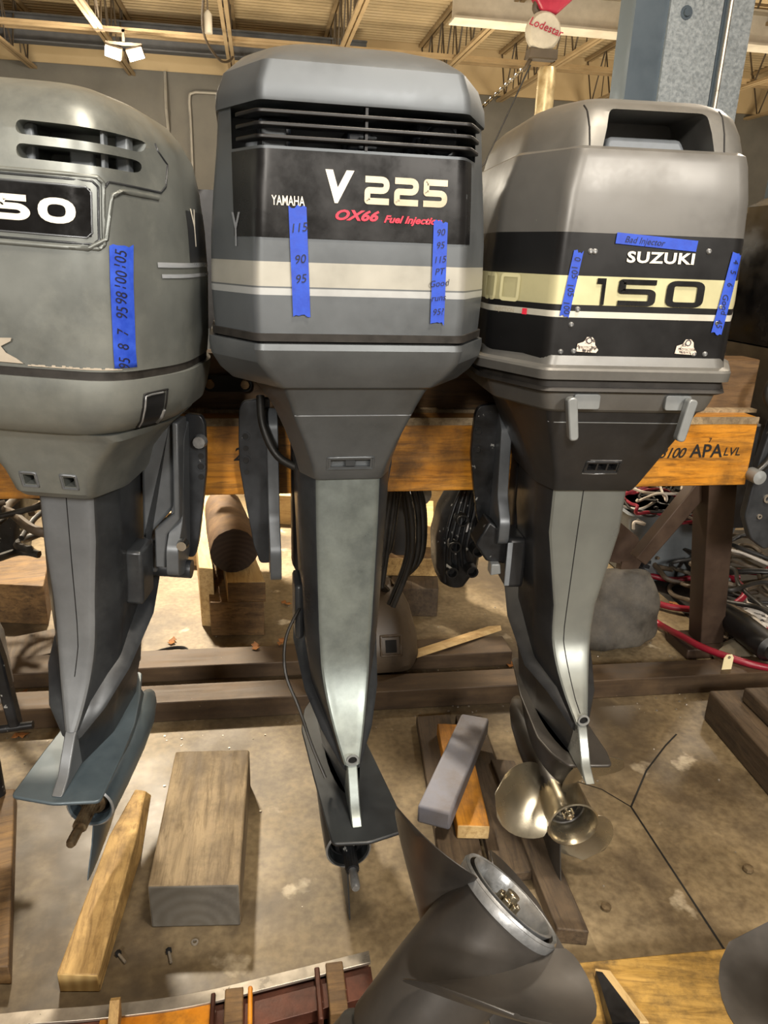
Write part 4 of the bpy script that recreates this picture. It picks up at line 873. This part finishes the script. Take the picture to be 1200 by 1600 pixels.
mb = MB().tube(spline([(-.40, -.2, 1.40), (-.46, -.2, 1.36), (-.47, -.2, 1.30), (-.40, -.2, 1.22), (-.42, -.21, 1.12), (-.47, -.22, 1.07)], 6), .012, 8)
mb.tube(spline([(-.30, -.2, 1.40), (-.38, -.22, 1.42), (-.44, -.22, 1.40), (-.46, -.22, 1.34)], 6), .009, 8)
mb.build('cable', 'hose_black', t, smooth=60)
MB().lathe([(0, .02), (.022, .015), (.022, -.03), (.014, -.04), (0, -.04)], Matrix.Translation((-.475, -.235, 1.065)) @ Matrix.Rotation(pi/2, 4, 'X'), 16).build('cable_plug', 'lever_grey', t, smooth=40)
# partial items at left edge
t = thing('outboard_motor', 'sliver of a motor trim bracket at the left edge above the floor rails', 'outboard motor', (-.80, 1.95, 0))
MB().prism([(-.02, .70), (.03, .70), (.055, .62), (.06, .45), (.03, .40), (-.02, .42)], 'y', 0, .05).build('bracket', 'aluminium_worn', t, bevel=.006)
MB().prism([(.02, .64), (.055, .66), (.07, .56), (.085, .34), (.055, .34), (.04, .5)], 'y', -.04, .0).build('lever', 'black_worn', t, bevel=.006)
MB().tube([(-.05, -.03, .33), (.12, -.03, .345)], .012, 10).build('cross_bar', 'black_worn', t, smooth=40)
MB().tube([(-.03, .03, .44), (-.03, .03, 0)], .02, 10).build('support', 'black_worn', t, smooth=40)

# ---------------- timbers on the floor ----------------
def timber(name, label, poly, z0, z1, mat, endmat=None, group=None, bev=.004, tilt=None):
    """poly: four floor corners, nearest edge first"""
    cx = sum(p[0] for p in poly)/len(poly); cy = sum(p[1] for p in poly)/len(poly)
    dx, dy = poly[-1][0]-poly[0][0], poly[-1][1]-poly[0][1]; a = atan2(dy, dx)-pi/2
    loc = []
    for x, y in poly:
        u, v = x-cx, y-cy; loc.append((u*cos(-a)-v*sin(-a), u*sin(-a)+v*cos(-a)))
    mb_ = MB().loft([[Vector((x, y, 0)) for x, y in loc], [Vector((x, y, z1-z0)) for x, y in loc]])
    if tilt:
        for i in range(4, 8):
            if mb_.v[i][1] > 0: mb_.v[i] = (mb_.v[i][0], mb_.v[i][1], mb_.v[i][2]+tilt)
    o = mb_.build(name, [mat, endmat or mat], None, bevel=bev)
    o.location = (cx, cy, z0); o.rotation_euler = (0, 0, a)
    for p in o.data.polygons:
        if abs(p.normal.y) > .8: p.material_index = 1
    return tag(o, label, 'wood block', group)
timber('wood_block', 'big weathered square timber block with shade-darkened grey end grain on the floor, centre left', [(-.315, 1.485), (-.085, 1.46), (-.065, 2.0), (-.30, 2.02)], 0, .14, 'wood_weathered', 'end_grain_grey_shade', bev=.006)
MB_w = MB().loft([[Vector(p) for p in ((-.505, 1.335, 0), (-.41, 1.322, 0), (-.41, 1.322, .055), (-.505, 1.335, .06))], [Vector(p) for p in ((-.47, 1.75, 0), (-.375, 1.74, 0), (-.385, 1.74, .07), (-.46, 1.75, .075))], [Vector(p) for p in ((-.44, 2.0, 0), (-.38, 1.99, 0), (-.40, 1.99, .02), (-.43, 2.0, .02))]])
o = MB_w.build('wood_wedge', ['wood_wedge', 'end_grain_pale'], None, bevel=.004); tag(o, 'tan wooden wedge with a dark oil stain under the left motor skeg', 'wood block')
for p in o.data.polygons:
    if p.normal.y < -.8: p.material_index = 1
timber('wood_plank', 'brown plank cropped by the left edge beside the tan wedge', [(-.86, 1.40), (-.62, 1.37), (-.79, 2.0), (-1.0, 2.02)], 0, .06, 'wood_brown')
# block with blue-grey paint resting on the orange one
timber('wood_block', 'orange-stained wood block lying under the blue-grey painted block', [(.545, 1.645), (.64, 1.63), (.70, 2.12), (.60, 2.14)], .035, .085, 'wood_orange', 'wood_pale')
o = timber('wood_block', 'wood block coated in blue-grey paint resting across the orange block', [(.425, 1.67), (.515, 1.625), (.765, 2.06), (.675, 2.10)], .086, .15, 'bluegrey_paint_wood', bev=.008)
timber('floor_plank', 'dark old plank under the painted block, left of the pair', [(.47, 1.52), (.60, 1.52), (.68, 2.26), (.55, 2.26)], 0, .034, 'wood_old')
timber('floor_plank', 'dark old plank under the painted block, right of the pair', [(.615, 1.50), (.73, 1.50), (.80, 2.24), (.70, 2.25)], 0, .034, 'wood_old')
timber('timber', 'long dark timber running under the bronze-toned propeller', [(.72, 1.30), (.80, 1.28), (.83, 1.95), (.75, 1.97)], 0, .05, 'wood_old')
# right dark blocks
timber('wood_block', 'large dark timber baulk at the right edge behind the grey concrete', [(1.64, 1.60), (1.98, 1.52), (2.1, 2.14), (1.68, 2.16)], 0, .13, 'wood_old', bev=.008)
timber('wood_block', 'dark thinner baulk stacked on top of the baulk at the right edge', [(1.74, 1.62), (1.98, 1.55), (2.1, 2.06), (1.76, 2.08)], .131, .19, 'wood_old', bev=.008)
timber('wood_block', 'small pale orange wood offcut on the dark baulks at the right edge', [(1.78, 1.86), (1.93, 1.80), (1.98, 1.92), (1.80, 2.0)], .191, .225, 'wood_pale_x')
# pallets/board at bottom right
t = timber('timber', 'wide yellowish oil-stained board at the bottom right', [(.50, .72), (1.55, .72), (1.55, 1.165), (.60, 1.20)], .0, .06, 'wood_orange_x'); t.rotation_euler = t.rotation_euler
t = thing('edge_block', 'board end painted black standing on the yellowish board', 'wood block', (.755, 1.06, .061))
MB().loft([[Vector(p) for p in ((-.03, -.05, 0), (.05, -.06, 0), (.035, .09, 0), (.0, .10, 0))], [Vector(p) for p in ((-.03, -.05, .05), (.05, -.06, .05), (.035, .09, .02), (.0, .10, .02))]]).build('block', 'wood_pale', t, bevel=.003)
MB().loft([[Vector(p) for p in ((-.032, -.052, .002), (.028, -.058, .002), (.012, .085, .002), (-.002, .09, .002))], [Vector(p) for p in ((-.034, -.052, .053), (.028, -.058, .053), (.012, .085, .023), (-.002, .09, .023))]]).build('black_face', 'black_plastic', t)
tag(MB().box((.58, .93, .062), (.82, .985, .115)).build('steel_angle', 'bracket_grey', bevel=.004), 'blue-grey steel angle on the yellowish board at the bottom edge', 'steel angle')
# back timbers
timber('wood_block', 'short thick brown block carrying a pale block, below the sawn log', [(-.25, 3.02), (-.01, 3.0), (-.06, 3.62), (-.32, 3.66)], 0, .17, 'wood_brown')
timber('wood_block', 'pale square timber on the thick brown block, in front of the log', [(-.17, 3.01), (.0, 3.0), (-.10, 3.62), (-.24, 3.64)], .171, .27, 'wood_pale', 'wood_brown')
timber('wood_plank', 'pale narrow plank on edge left of the sawn log', [(-.30, 3.12), (-.235, 3.10), (-.36, 4.2), (-.42, 4.2)], .0, .30, 'wood_pale')
o = MB().lathe([(0, 0), (.105, .0), (.11, .01), (.105, .30), (.095, .62), (0, .62)], Matrix.Translation((0, 0, .102)) @ Matrix.Rotation(-pi/2, 4, 'X'), 20)
rd = random.Random(2); o.v = [(x*(1+rd.uniform(-.05, .05)), y, .102+(z-.102)*(1+rd.uniform(-.05, .05))) for x, y, z in o.v]
o = o.build('log', ['bark', 'end_grain_shaded'], None, smooth=50); o.location = (-.14, 3.12, .275); o.rotation_euler = (0, 0, .12); tag(o, 'short bark-covered log with sawn end coloured dark for shade on the pale timber', 'log')
for p in o.data.polygons:
    if p.normal.y < -.9: p.material_index = 1
timber('wood_block', 'long brown timber behind the left motor with light top face', [(-.80, 3.95), (-.36, 3.82), (-.30, 4.12), (-.76, 4.22)], 0, .14, 'wood_pale_x')
timber('wood_block', 'second pale timber lying on the long brown timber', [(-.74, 4.02), (-.30, 3.92), (-.22, 4.25), (-.70, 4.3)], .141, .27, 'wood_pale_x')
timber('wood_block', 'pale timber lying across behind the log, right end under the beam', [(-.1, 4.5), (.75, 4.3), (.8, 4.55), (-.05, 4.75)], 0, .2, 'wood_pale_x')
timber('wood_block', 'upright-looking orange plank end behind the left motor leg', [(-.66, 3.0), (-.60, 3.0), (-.64, 3.6), (-.70, 3.6)], 0, .40, 'wood_orange')
timber('wood_block', 'square brown block behind the hanging black hoses', [(.60, 3.13), (.83, 3.10), (.91, 3.5), (.68, 3.52)], 0, .15, 'wood_old')
timber('wood_block', 'yellowish timber on the square brown block behind the hoses', [(.55, 3.28), (.86, 3.24), (.93, 3.55), (.6, 3.6)], .151, .25, 'wood_brown', 'wood_wedge')
timber('wood_block', 'pale board topping the timbers behind the black hoses', [(.50, 3.42), (.86, 3.38), (.98, 3.9), (.6, 3.95)], .251, .33, 'wood_pale_x')
timber('wood_block', 'square brown block at far left behind the left motor', [(-1.25, 3.25), (-1.0, 3.2), (-1.06, 3.55), (-1.33, 3.6)], 0, .2, 'wood_brown')
timber('wood_plank', 'dark plank lying on the floor at far left by the rails', [(-1.15, 2.72), (-.7, 2.92), (-.75, 3.12), (-1.2, 2.95)], 0, .06, 'wood_old')
o = MB().loft([[Vector(p) for p in ((.50, 2.56, .086), (.56, 2.56, .086), (.56, 2.58, .10), (.50, 2.58, .10))], [Vector(p) for p in ((1.0, 2.80, .074), (1.06, 2.80, .074), (1.06, 2.82, .09), (1.0, 2.82, .09))]]).build('wood_lath', 'wood_pale_x', bevel=.002)
tag(o, 'thin splintered wooden lath bridging the two floor rails', 'wood strip')
timber('wood_block', 'pale wood block beyond the hanging black parts', [(1.0, 4.6), (1.25, 4.55), (1.3, 4.8), (1.05, 4.85)], .0, .45, 'wood_pale_x')

# ---------------- other stuff behind ----------------
# hose bundle hung from beam with taupe cover below
t = thing('hose_bundle', 'looped black hoses hanging under the beam beside the middle motor', 'hose', (.44, 2.3, .5))
for k, (x0, x1, zb_) in enumerate(((-.05, .06, .02), (-.03, .05, .05), (-.06, .09, .17), (-.01, .11, .16), (-.04, .12, .19))):
    MB().tube(spline([(x0, .02*k, zb_+.0), (x0+.015, .02*k, .20), (x0+.03, .02*k, .36), ((x0+x1)/2, .02*k, .53), (x1-.01, .02*k, .38), (x1+.01, .02*k, .24), (x1+.0, .02*k, .13), (x1-.05, .02*k, .07 if k > 1 else -.02)], 7), .011, 8).build('hose_loop', 'hose_black', t, smooth=60)
MB().tube([(.0, .09, .525), (.0, -.262, .525)], .008, 6).build('hanging_tie', 'hose_black', t)
t = thing('plastic_cover', 'taupe plastic motor cover with dark square opening on the floor rails', 'cover', (.47, 2.62, .086))
bd = MB().loft([octring(z, fw, ya, sw, ya+.10, yf, fw2=.06, r=.05, n=5) for z, fw, ya, sw, yf in ((0, .10, -.13, .15, .2), (.03, .105, -.14, .155, .21), (.10, .10, -.12, .15, .21), (.20, .08, -.06, .125, .2), (.27, .05, .0, .09, .18), (.30, .03, .04, .05, .14))]).build('shell', 'cover_taupe', t, smooth=35)
Bs = bvh_of([bd])
drape('opening', *gridrect(.045, .045, 6, 6, 0, .02, .11), AFT, Bs, .002, 'deep_black', t)
dtube('opening_rim', [(-.02, .075), (.06, .075), (.06, .145), (-.02, .145)], .006, AFT, Bs, 'cover_taupe', t, closed=True)
MB().tube([(.03, .05, .27), (-.02, .0, .34), (-.03, -.1, .42)], .016, 8).build('hose_stub', 'hose_black', t)
# hanging black powerhead parts
t = thing('engine_block', 'black cast engine part hanging below the beam between middle and right motors', 'engine part', (.72, 2.4, .5))
mb = MB().loft([octring(z, fw, -.05, sw, .0, .16, r=.02, n=4, cx=cx) for z, fw, sw, cx in ((.02, .02, .05, -.02), (.08, .05, .08, -.01), (.20, .06, .09, -.01), (.30, .045, .08, .0), (.40, .03, .05, .02), (.53, .02, .03, .03))])
mb.build('casting', 'black_worn', t, smooth=35)
for x, z in ((.05, .27), (.035, .18), (.02, .10), (-.03, .30), (-.05, .2), (-.055, .1)):
    MB().lathe([(.016, .045), (.022, .045), (.024, .0), (.018, .0), (.015, .02), (0, .02)], Matrix.Translation((x, -.05, z)) @ Matrix.Rotation(pi/2, 4, 'X'), 14, False).build('port', 'deep_black', t, smooth=40)
for k in range(5): MB().tube(spline([(-.07+.02*k, -.06, .05+.02*k), (-.085+.02*k, -.075, .2), (-.06+.02*k, -.06, .33), (-.02+.01*k, -.04, .42)], 6), .006+.001*(k % 3), 6).build('rib', 'black_worn', t, smooth=60)
MB().box((-.01, -.062, .245), (.012, -.056, .28)).build('label_plate', 'paper_white', t)
MB().box((-.07, -.03, .40), (-.02, .02, .54), Matrix.Rotation(.35, 4, 'Y')).build('alloy_arm', 'aluminium_worn', t, bevel=.006)
MB().box((.08, -.05, .36), (.10, .02, .50)).build('blue_plate', 'blue_paint', t, bevel=.004)
MB().tube([(.03, .0, .5), (.03, -.35, .54)], .008, 6).build('hanging_wire', 'hose_black', t)
# dark gearcase blades behind the beam
t = thing('outboard_motor', 'dim motor lower unit in the row behind, its grey blade showing under the beam', 'outboard motor', (.70, 3.3, .55))
propeller(t, axis_frame((0, -.1, .12), (-.2, -.9, -.2), (0, 0, 1)), .19, .062, 'aluminium_worn', [radians(a) for a in (180, 60, 300)], L_=.2, c=.07, phi0=.8)
MB().loft([octring(z, .05, .0, .08, .06, .34, r=.02, n=3) for z in (-.53, .1, .8)]).build('midsection', 'paint_charcoal', t, smooth=30)
MB().loft([octring(z, fw, -.12, sw, .0, .6, r=.04, n=4) for z, fw, sw in ((.75, .12, .16), (.85, .2, .26), (1.1, .2, .27), (1.28, .17, .24), (1.36, .1, .14))]).build('engine_cowl', 'black_glossy', t, smooth=30)
t = thing('outboard_motor', 'dim motor in the row behind with a pale propeller tip, left of middle motor', 'outboard motor', (-.16, 3.7, .72))
propeller(t, axis_frame((.0, -.1, .1), (.1, -.9, -.3), (0, 0, 1)), .17, .055, 'aluminium_worn', [radians(a) for a in (200, 80, 320)], L_=.2, c=.07, phi0=.7)
MB().loft([octring(z, .05, .05, .08, .1, .3, r=.02, n=3) for z in (-.18, .1, .7)]).build('midsection', 'paint_charcoal', t, smooth=30)
MB().loft([octring(z, fw, -.12, sw, .0, .6, r=.04, n=4) for z, fw, sw in ((.6, .12, .16), (.7, .2, .26), (.95, .2, .27), (1.12, .17, .24), (1.2, .1, .14))]).build('engine_cowl', 'paint_charcoal', t, smooth=30)
# bag
mb = MB(); rd = random.Random(5); rings = []
for i, (z, sx, sy) in enumerate(((0, .17, .13), (.04, .20, .16), (.12, .19, .14), (.20, .16, .10), (.26, .135, .06), (.30, .12, .03), (.32, .09, .015))):
    rings.append([Vector((sx*cos(2*pi*k/28)*(1+.10*sin(5*2*pi*k/28+i)+rd.uniform(-.04, .04)), sy*sin(2*pi*k/28)*(1+.12*sin(3*2*pi*k/28+i*.7)+rd.uniform(-.05, .05)), z+rd.uniform(-.008, .008)*(i > 0))) for k in range(28)])
o = mb.loft(rings).build('bag', 'bag_grey', smooth=70); o.location = (1.58, 2.78, 0); o.rotation_euler = (0, 0, -.3); o.scale = (1.12, 1, 1.15); tag(o, 'slumped grey dusty plastic bag on the floor behind the right motor', 'bag')
sd = o.modifiers.new('s', 'SUBSURF'); sd.levels = 2; sd.render_levels = 2
tx = bpy.data.textures.new('folds', 'MARBLE'); tx.noise_scale = .35; tx.turbulence = 9
dm = o.modifiers.new('d', 'DISPLACE'); dm.texture = tx; dm.strength = .035; dm.texture_coords = 'LOCAL'
# brown bracket with coiled edge
t = thing('gear_bracket', 'brown triangular steel bracket with a toothed rim under the diagonal brace', 'bracket', (1.70, 2.95, .33))
MB().prism([(-.16, .28), (.05, .12), (.10, .02), (.05, -.12), (.0, -.02), (-.2, .03)], 'y', 0, .03).build('plate', 'post_brown', t, bevel=.003)
for k in range(7): MB().box((.09, -.02, -.008), (.125, .05, .008), Matrix.Rotation(.9-k*.22, 4, 'Y') @ Matrix.Translation((-.0, 0, 0))).build('tooth', 'black_worn', t)
MB().box((-.02, -.01, -.33), (.02, .04, .0)).build('leg', 'post_brown', t)
# bin
t = thing('storage_bin', 'grey plastic bin with loose wires behind the brown steel post', 'bin', (2.25, 3.55, 0))
MB().loft([octring(z, s, -.2*s/.3, s, -.1*s/.3, .3, r=.04, n=4) for z, s in ((0, .24), (.02, .26), (.40, .33), (.42, .35), (.42, .32), (.1, .25))], cap=True).build('tub', 'bin_grey', t, smooth=35)
rd = random.Random(11)
def cables(name, label, n, c, ext, z0, z1, mats, r, seed, grp):
    rd = random.Random(seed)
    for k in range(n):
        p = [Vector((c[0]+rd.uniform(-ext[0], ext[0]), c[1]+rd.uniform(-ext[1], ext[1]), rd.uniform(z0, z1)))]
        a = rd.uniform(0, 6.28)
        for q in range(7):
            a += rd.uniform(-1.1, 1.3); L_ = rd.uniform(.08, .2)
            nx = p[-1]+Vector((cos(a)*L_, sin(a)*L_, rd.uniform(-.05, .05))); nx.z = min(max(nx.z, z0), z1)
            nx.x = min(max(nx.x, c[0]-ext[0]*1.2), c[0]+ext[0]*1.2); nx.y = min(max(nx.y, c[1]-ext[1]*1.2), c[1]+ext[1]*1.2); p.append(nx)
        rr = r*rd.uniform(.7, 1.3); m_ = mats[k % len(mats)]
        o = MB().tube(spline(p, 6), rr, 6).build(name, m_, None, smooth=60)
        tag(o, label[m_], 'cable', grp)
cl = {'hose_black': 'black cable tangled in the pile on the floor at right', 'cable_brown': 'dusty brown cable tangled in the pile on the floor at right', 'cable_red': 'red cable piece tangled in the pile at right', 'cable_white': 'dirty white wire tangled in the pile at right'}
cables('tangled_cable', cl, 46, (2.72, 3.05, 0), (.5, .55, 0), .03, .26, ['hose_black', 'cable_brown', 'cable_brown', 'hose_black', 'cable_white', 'hose_black', 'cable_red', 'cable_brown', 'cable_brown'], .012, 21, 'cables in the pile at right')
cl = {'hose_black': 'thin black wire spilling over the grey bin', 'cable_white': 'thin white wire spilling over the grey bin', 'cable_red': 'thin red wire spilling over the grey bin'}
cables('loose_wire', cl, 26, (2.25, 3.55, 0), (.28, .22, 0), .36, .60, ['hose_black', 'cable_white', 'cable_red', 'hose_black', 'cable_white'], .008, 22, 'wires over the grey bin')
cl = {'hose_black': 'black cable in the tangle at the far left under the beam', 'cable_brown': 'brown cable in the tangle at the far left under the beam'}
cables('tangled_cable', cl, 18, (-1.2, 3.0, 0), (.35, .25, 0), .35, .95, ['hose_black', 'cable_brown', 'hose_black'], .014, 23, 'cables at far left')
t = thing('engine_block', 'dark engine block draped with cables at far left behind the left motor', 'engine part', (-1.55, 3.95, 0))
MB().loft([octring(z, s*.9, -.2*s, s, -.1*s, .3, r=.03, n=3) for z, s in ((0, .2), (.3, .28), (.7, .3), (.9, .2))]).build('block', 'black_worn', t, smooth=30)
# dark objects filling the right background
t = thing('parts_crate', 'black bulky machinery in shadow behind the post at the right', 'engine part', (2.34, 3.05, 0))
MB().loft([octring(z, s, -.2*s/.3, s, -.1*s/.3, .3, r=.05, n=4, cx=.0) for z, s in ((.47, .10), (.58, .16), (.90, .17), (.98, .12))]).build('housing', 'black_plastic', t, smooth=35)
MB().box((-.02, .2, 0), (.02, .24, .5)).build('support', 'post_brown', t)
# papers, plastic bag, tag, hoses
o = MB().loft([[Vector((x, y, 0)) for x, y in ((-.2, -.22), (.22, -.25), (.28, .3), (-.15, .34))], [Vector((x, y, .012)) for x, y in ((-.2, -.22), (.22, -.25), (.28, .3), (-.15, .34))]]).build('oil_pad', 'paper_white'); o.location = (2.33, 2.72, 0); tag(o, 'white speckled sheet on the floor right of the steel post', 'sheet')
mb = MB(); rd = random.Random(9); rings = []
for z, s in ((0, .12), (.03, .13), (.07, .09), (.10, .05), (.12, .015)): rings.append([Vector((s*cos(k*2*pi/14)*rd.uniform(.8, 1.2), s*.8*sin(k*2*pi/14)*rd.uniform(.8, 1.2), z)) for k in range(14)])
o = mb.loft(rings).build('plastic_bag', 'plastic_clear', smooth=20); o.location = (2.12, 2.56, 0); tag(o, 'crumpled brown translucent plastic bag beside the foot of the steel post', 'bag')
o = MB().tube(spline([(1.80, 3.02, .06), (1.88, 2.85, .03), (1.86, 2.64, .085), (1.89, 2.5, .10), (2.0, 2.37, .10), (2.10, 2.33, .09)], 8), .016, 10).build('red_hose', 'cable_red', smooth=60); tag(o, 'dark red hose running from behind the grey bag to the paper tag', 'hose')
o = MB().tube(spline([(2.02, 3.45, .05), (2.2, 3.32, .04), (2.35, 3.3, .06), (2.46, 3.2, .10), (2.42, 3.0, .10), (2.25, 2.94, .05), (2.05, 3.02, .03), (1.95, 3.12, .03)], 8), .016, 10).build('red_hose', 'cable_red', smooth=60); tag(o, 'dark red hose looping around behind the steel post', 'hose')
o = MB().tube(spline([(2.35, 2.72, .05), (2.46, 2.62, .05), (2.56, 2.58, .03)], 8), .014, 10).build('red_hose', 'cable_red', smooth=60); tag(o, 'short red hose end lying on the white speckled sheet', 'hose')
t = thing('paper_tag', 'cream paper tag tied to the red hose near the floor rail', 'tag', (1.895, 2.36, .085))
MB().prism([(-.022, 0), (.022, 0), (.022, .055), (.012, .07), (-.012, .07), (-.022, .055)], 'y', -.001, .001).build('card', 'tag_paper', t)
MB().lathe([(.003, .002), (.006, .002), (.006, 0), (.003, 0)], Matrix.Translation((0, -.001, .058)) @ Matrix.Rotation(pi/2, 4, 'X'), 10, False).build('eyelet', 'cable_brown', t)
tag(MB().tube(spline([(-.52, 2.86, .01), (-.42, 2.90, .015), (-.36, 2.9, .012), (-.34, 2.86, .01)], 5), .008, 6).build('pry_bar', 'black_worn'), 'short black metal rod on the floor behind the left motor gearcase', 'rod')
# leaves and screws
rd = random.Random(4)
for k, (x, y) in enumerate(((-.42, 2.98), (-.05, 2.77), (.06, 2.79), (2.1, 3.1), (1.05, 2.62), (-.95, 2.62), (-.88, 2.35), (.1, 3.3))):
    a = rd.uniform(0, 6); L_ = .05; zz = .075 if k in (1, 2) else .004
    V_ = [Vector((L_*q*cos(a)-s*.018*sin(a), L_*q*sin(a)+s*.018*cos(a), rd.uniform(0, .01))) for q, s in ((-.6, 0), (-.3, 1), (-.1, .5), (.1, 1), (.3, .4), (.6, 0), (.3, -.5), (.1, -1), (-.1, -.4), (-.3, -1))]
    o = MB().loft([V_, [v+Vector((0, 0, .0015)) for v in V_]]).build('dry_leaf', 'leaf'); o.location = (x, y, zz); tag(o, 'dry curled brown leaf on the floor', 'leaf', 'dry leaves')
def screw(x, y, a, label):
    t = thing('bolt', label, 'bolt', (x, y, .008), a)
    MB().tube([(-.0, 0, 0), (.035, 0, 0)], .0035, 8).build('shank', 'steel_edge', t); MB().lathe([(0, -.004), (.008, -.004), (.008, .004), (0, .004)], Matrix.Rotation(pi/2, 4, 'Y'), 6).build('head', 'black_worn', t)
screw(-.385, 1.415, -.9, 'small dark-headed bolt lying right of the tan wedge'); screw(-.262, 1.405, -1.3, 'small bolt lying in front of the big weathered block, left one')
tag(MB().lathe([(.005, 0), (.009, 0), (.009, .004), (.005, .004)], Matrix.Translation((-.20, 1.425, .001)), 14, False).build('nut', 'steel_edge'), 'small round steel nut on the concrete before the weathered block', 'nut')
tag(MB().lathe([(0, 0), (.013, .003), (.014, .01), (.0, .012)], Matrix.Translation((.90, 1.58-.2, .001)), 10).build('nut', 'rusty_shaft'), 'small dark nut on the pale concrete near the bronze-toned propeller', 'nut')
tag(MB().lathe([(0, 0), (.016, .003), (.014, .012), (.0, .014)], Matrix.Translation((1.38, 1.45, .001)), 8).build('pebble', 'rusty_shaft', smooth=40), 'small dark pebble on the concrete at right', 'pebble')
# dark mat / tarps under far area
o = MB().box((-.6, -.8, 0), (.8, .75, .006)).build('floor_mat', 'tarp_dark'); o.location = (2.7, 3.35, .0); tag(o, 'dark oily ground cloth under the cable pile at right', 'cloth')
rd = random.Random(31); mb = MB()
for k in range(420):
    x = rd.uniform(-1.1, 2.0); y = rd.choice([rd.gauss(2.33, .06), rd.uniform(1.4, 3.6), rd.gauss(2.62, .05)]); r_ = rd.uniform(.001, .0045)
    mb.loft([[Vector((x+r_*cos(a)*rd.uniform(.6, 1.3), y+r_*sin(a)*rd.uniform(.6, 1.3), z)) for a in (0, 1.2, 2.5, 3.8, 5)] for z in (0, r_*.7)])
tag(mb.build('floor_grit', 'steel_edge'), 'loose pale grit and crumbs scattered over the concrete', 'grit', None, 'stuff')
# bottom-left rusty channel
t = thing('steel_channel', 'rusty steel channel with orange paint patches along the bottom left edge', 'steel beam', (0, 0, 0))
P_ = [(-.95, 1.20), (-.58, 1.205), (-.37, 1.195), (-.18, 1.195), (.03, 1.22), (.22, 1.245)]
sp = spline([(a, b_, 0) for a, b_ in P_], 5)
def strip(y0, y1, z0, z1, nm, mat, i0=0, i1=None):
    pts = sp[i0:i1]; MB().loft([[Vector((p.x, p.y+a, b_)) for a, b_ in ((y0, z0), (y1, z0), (y1, z1), (y0, z1))] for p in pts]).build(nm, mat, t, bevel=.001)
strip(-.03, .0, .115, .123, 'top_lip', 'steel_edge'); strip(-.006, .0, .01, .115, 'web', 'rust_steel'); strip(-.25, -.006, .005, .012, 'floor_plate', 'rust_steel')
strip(-.16, -.03, .085, .118, 'orange_face', 'rust_orange', 10, 17); strip(-.16, -.03, .085, .115, 'brown_face', 'rust_steel', 0, 11); strip(-.10, -.03, .075, .110, 'brown_face', 'rust_steel', 16, None)
for x, y, w_, m_ in ((-.09, 1.20, .04, 'wood_brown'), (.135, 1.232, .04, 'wood_brown'), (-.135, 1.195, .010, 'rust_steel'), (-.055, 1.20, .010, 'rust_orange'), (.095, 1.225, .012, 'rust_steel')):
    MB().box((x-w_/2, y-.13, .012), (x+w_/2, y-.008, .128)).build('cross_web', m_, t, bevel=.003)
MB().prism([(1.09, .12), (1.165, .12), (1.175, .165), (1.165, .17)], 'x', -.345, -.325).build('splinter', 'wood_wedge', t)
tag(MB().tube(spline([(-.95, 1.27, .012), (-.6, 1.275, .012), (-.45, 1.25, .012), (-.3, 1.245, .012)], 6), .012, 8).build('black_cable', 'hose_black', smooth=60), 'black cable on the floor behind the rusty channel, bottom left', 'cable')
# distant shelving behind the motors
def shelf(x0, x1, y, label, seed):
    t = thing('storage_rack', label, 'rack', ((x0+x1)/2, y, 0)); w_ = (x1-x0)/2
    for s in (-1, 1): MB().box((s*w_-.04, 0, 0), (s*w_+.04, .08, 2.6)).build('upright', 'galv_side', t)
    for z in (.6, 1.35, 2.02): MB().box((-w_, .0, z), (w_, .05, z+.1)).build('shelf_beam', 'yellow_paint', t); MB().box((-w_, .05, z+.06), (w_, .9, z+.09)).build('shelf_deck', 'wood_dark_top', t)
    rd = random.Random(seed)
    for z in (.7, 1.45):
        x = -w_+.1
        while x < w_-.4:
            ww = rd.uniform(.25, .5); h = rd.uniform(.25, .5)
            o = MB().loft([octring(q, ww*.5*f, 0, ww*.5*f, .05, .4, r=.03, n=3) for q, f in ((0, 1), (h*.8, 1), (h, .8))]).build('stored_part', rd.choice(['black_plastic', 'bin_grey', 'black_worn', 'post_brown'])); o.location = ((x0+x1)/2+x+ww/2, y+.15, z)
            tag(o, 'dark stored part on the distant rack shelf behind the motors', 'part', 'stored parts on the distant racks'); x += ww+.06
shelf(-2.9, 1.0, 7.2, 'distant rack with yellow beams behind the left and middle motors', 1)
shelf(1.3, 4.2, 8.2, 'distant rack with yellow beams seen between middle and right motors', 2)
shelf(4.3, 7.5, 6.0, 'distant rack with yellow beam past the right motor', 3)
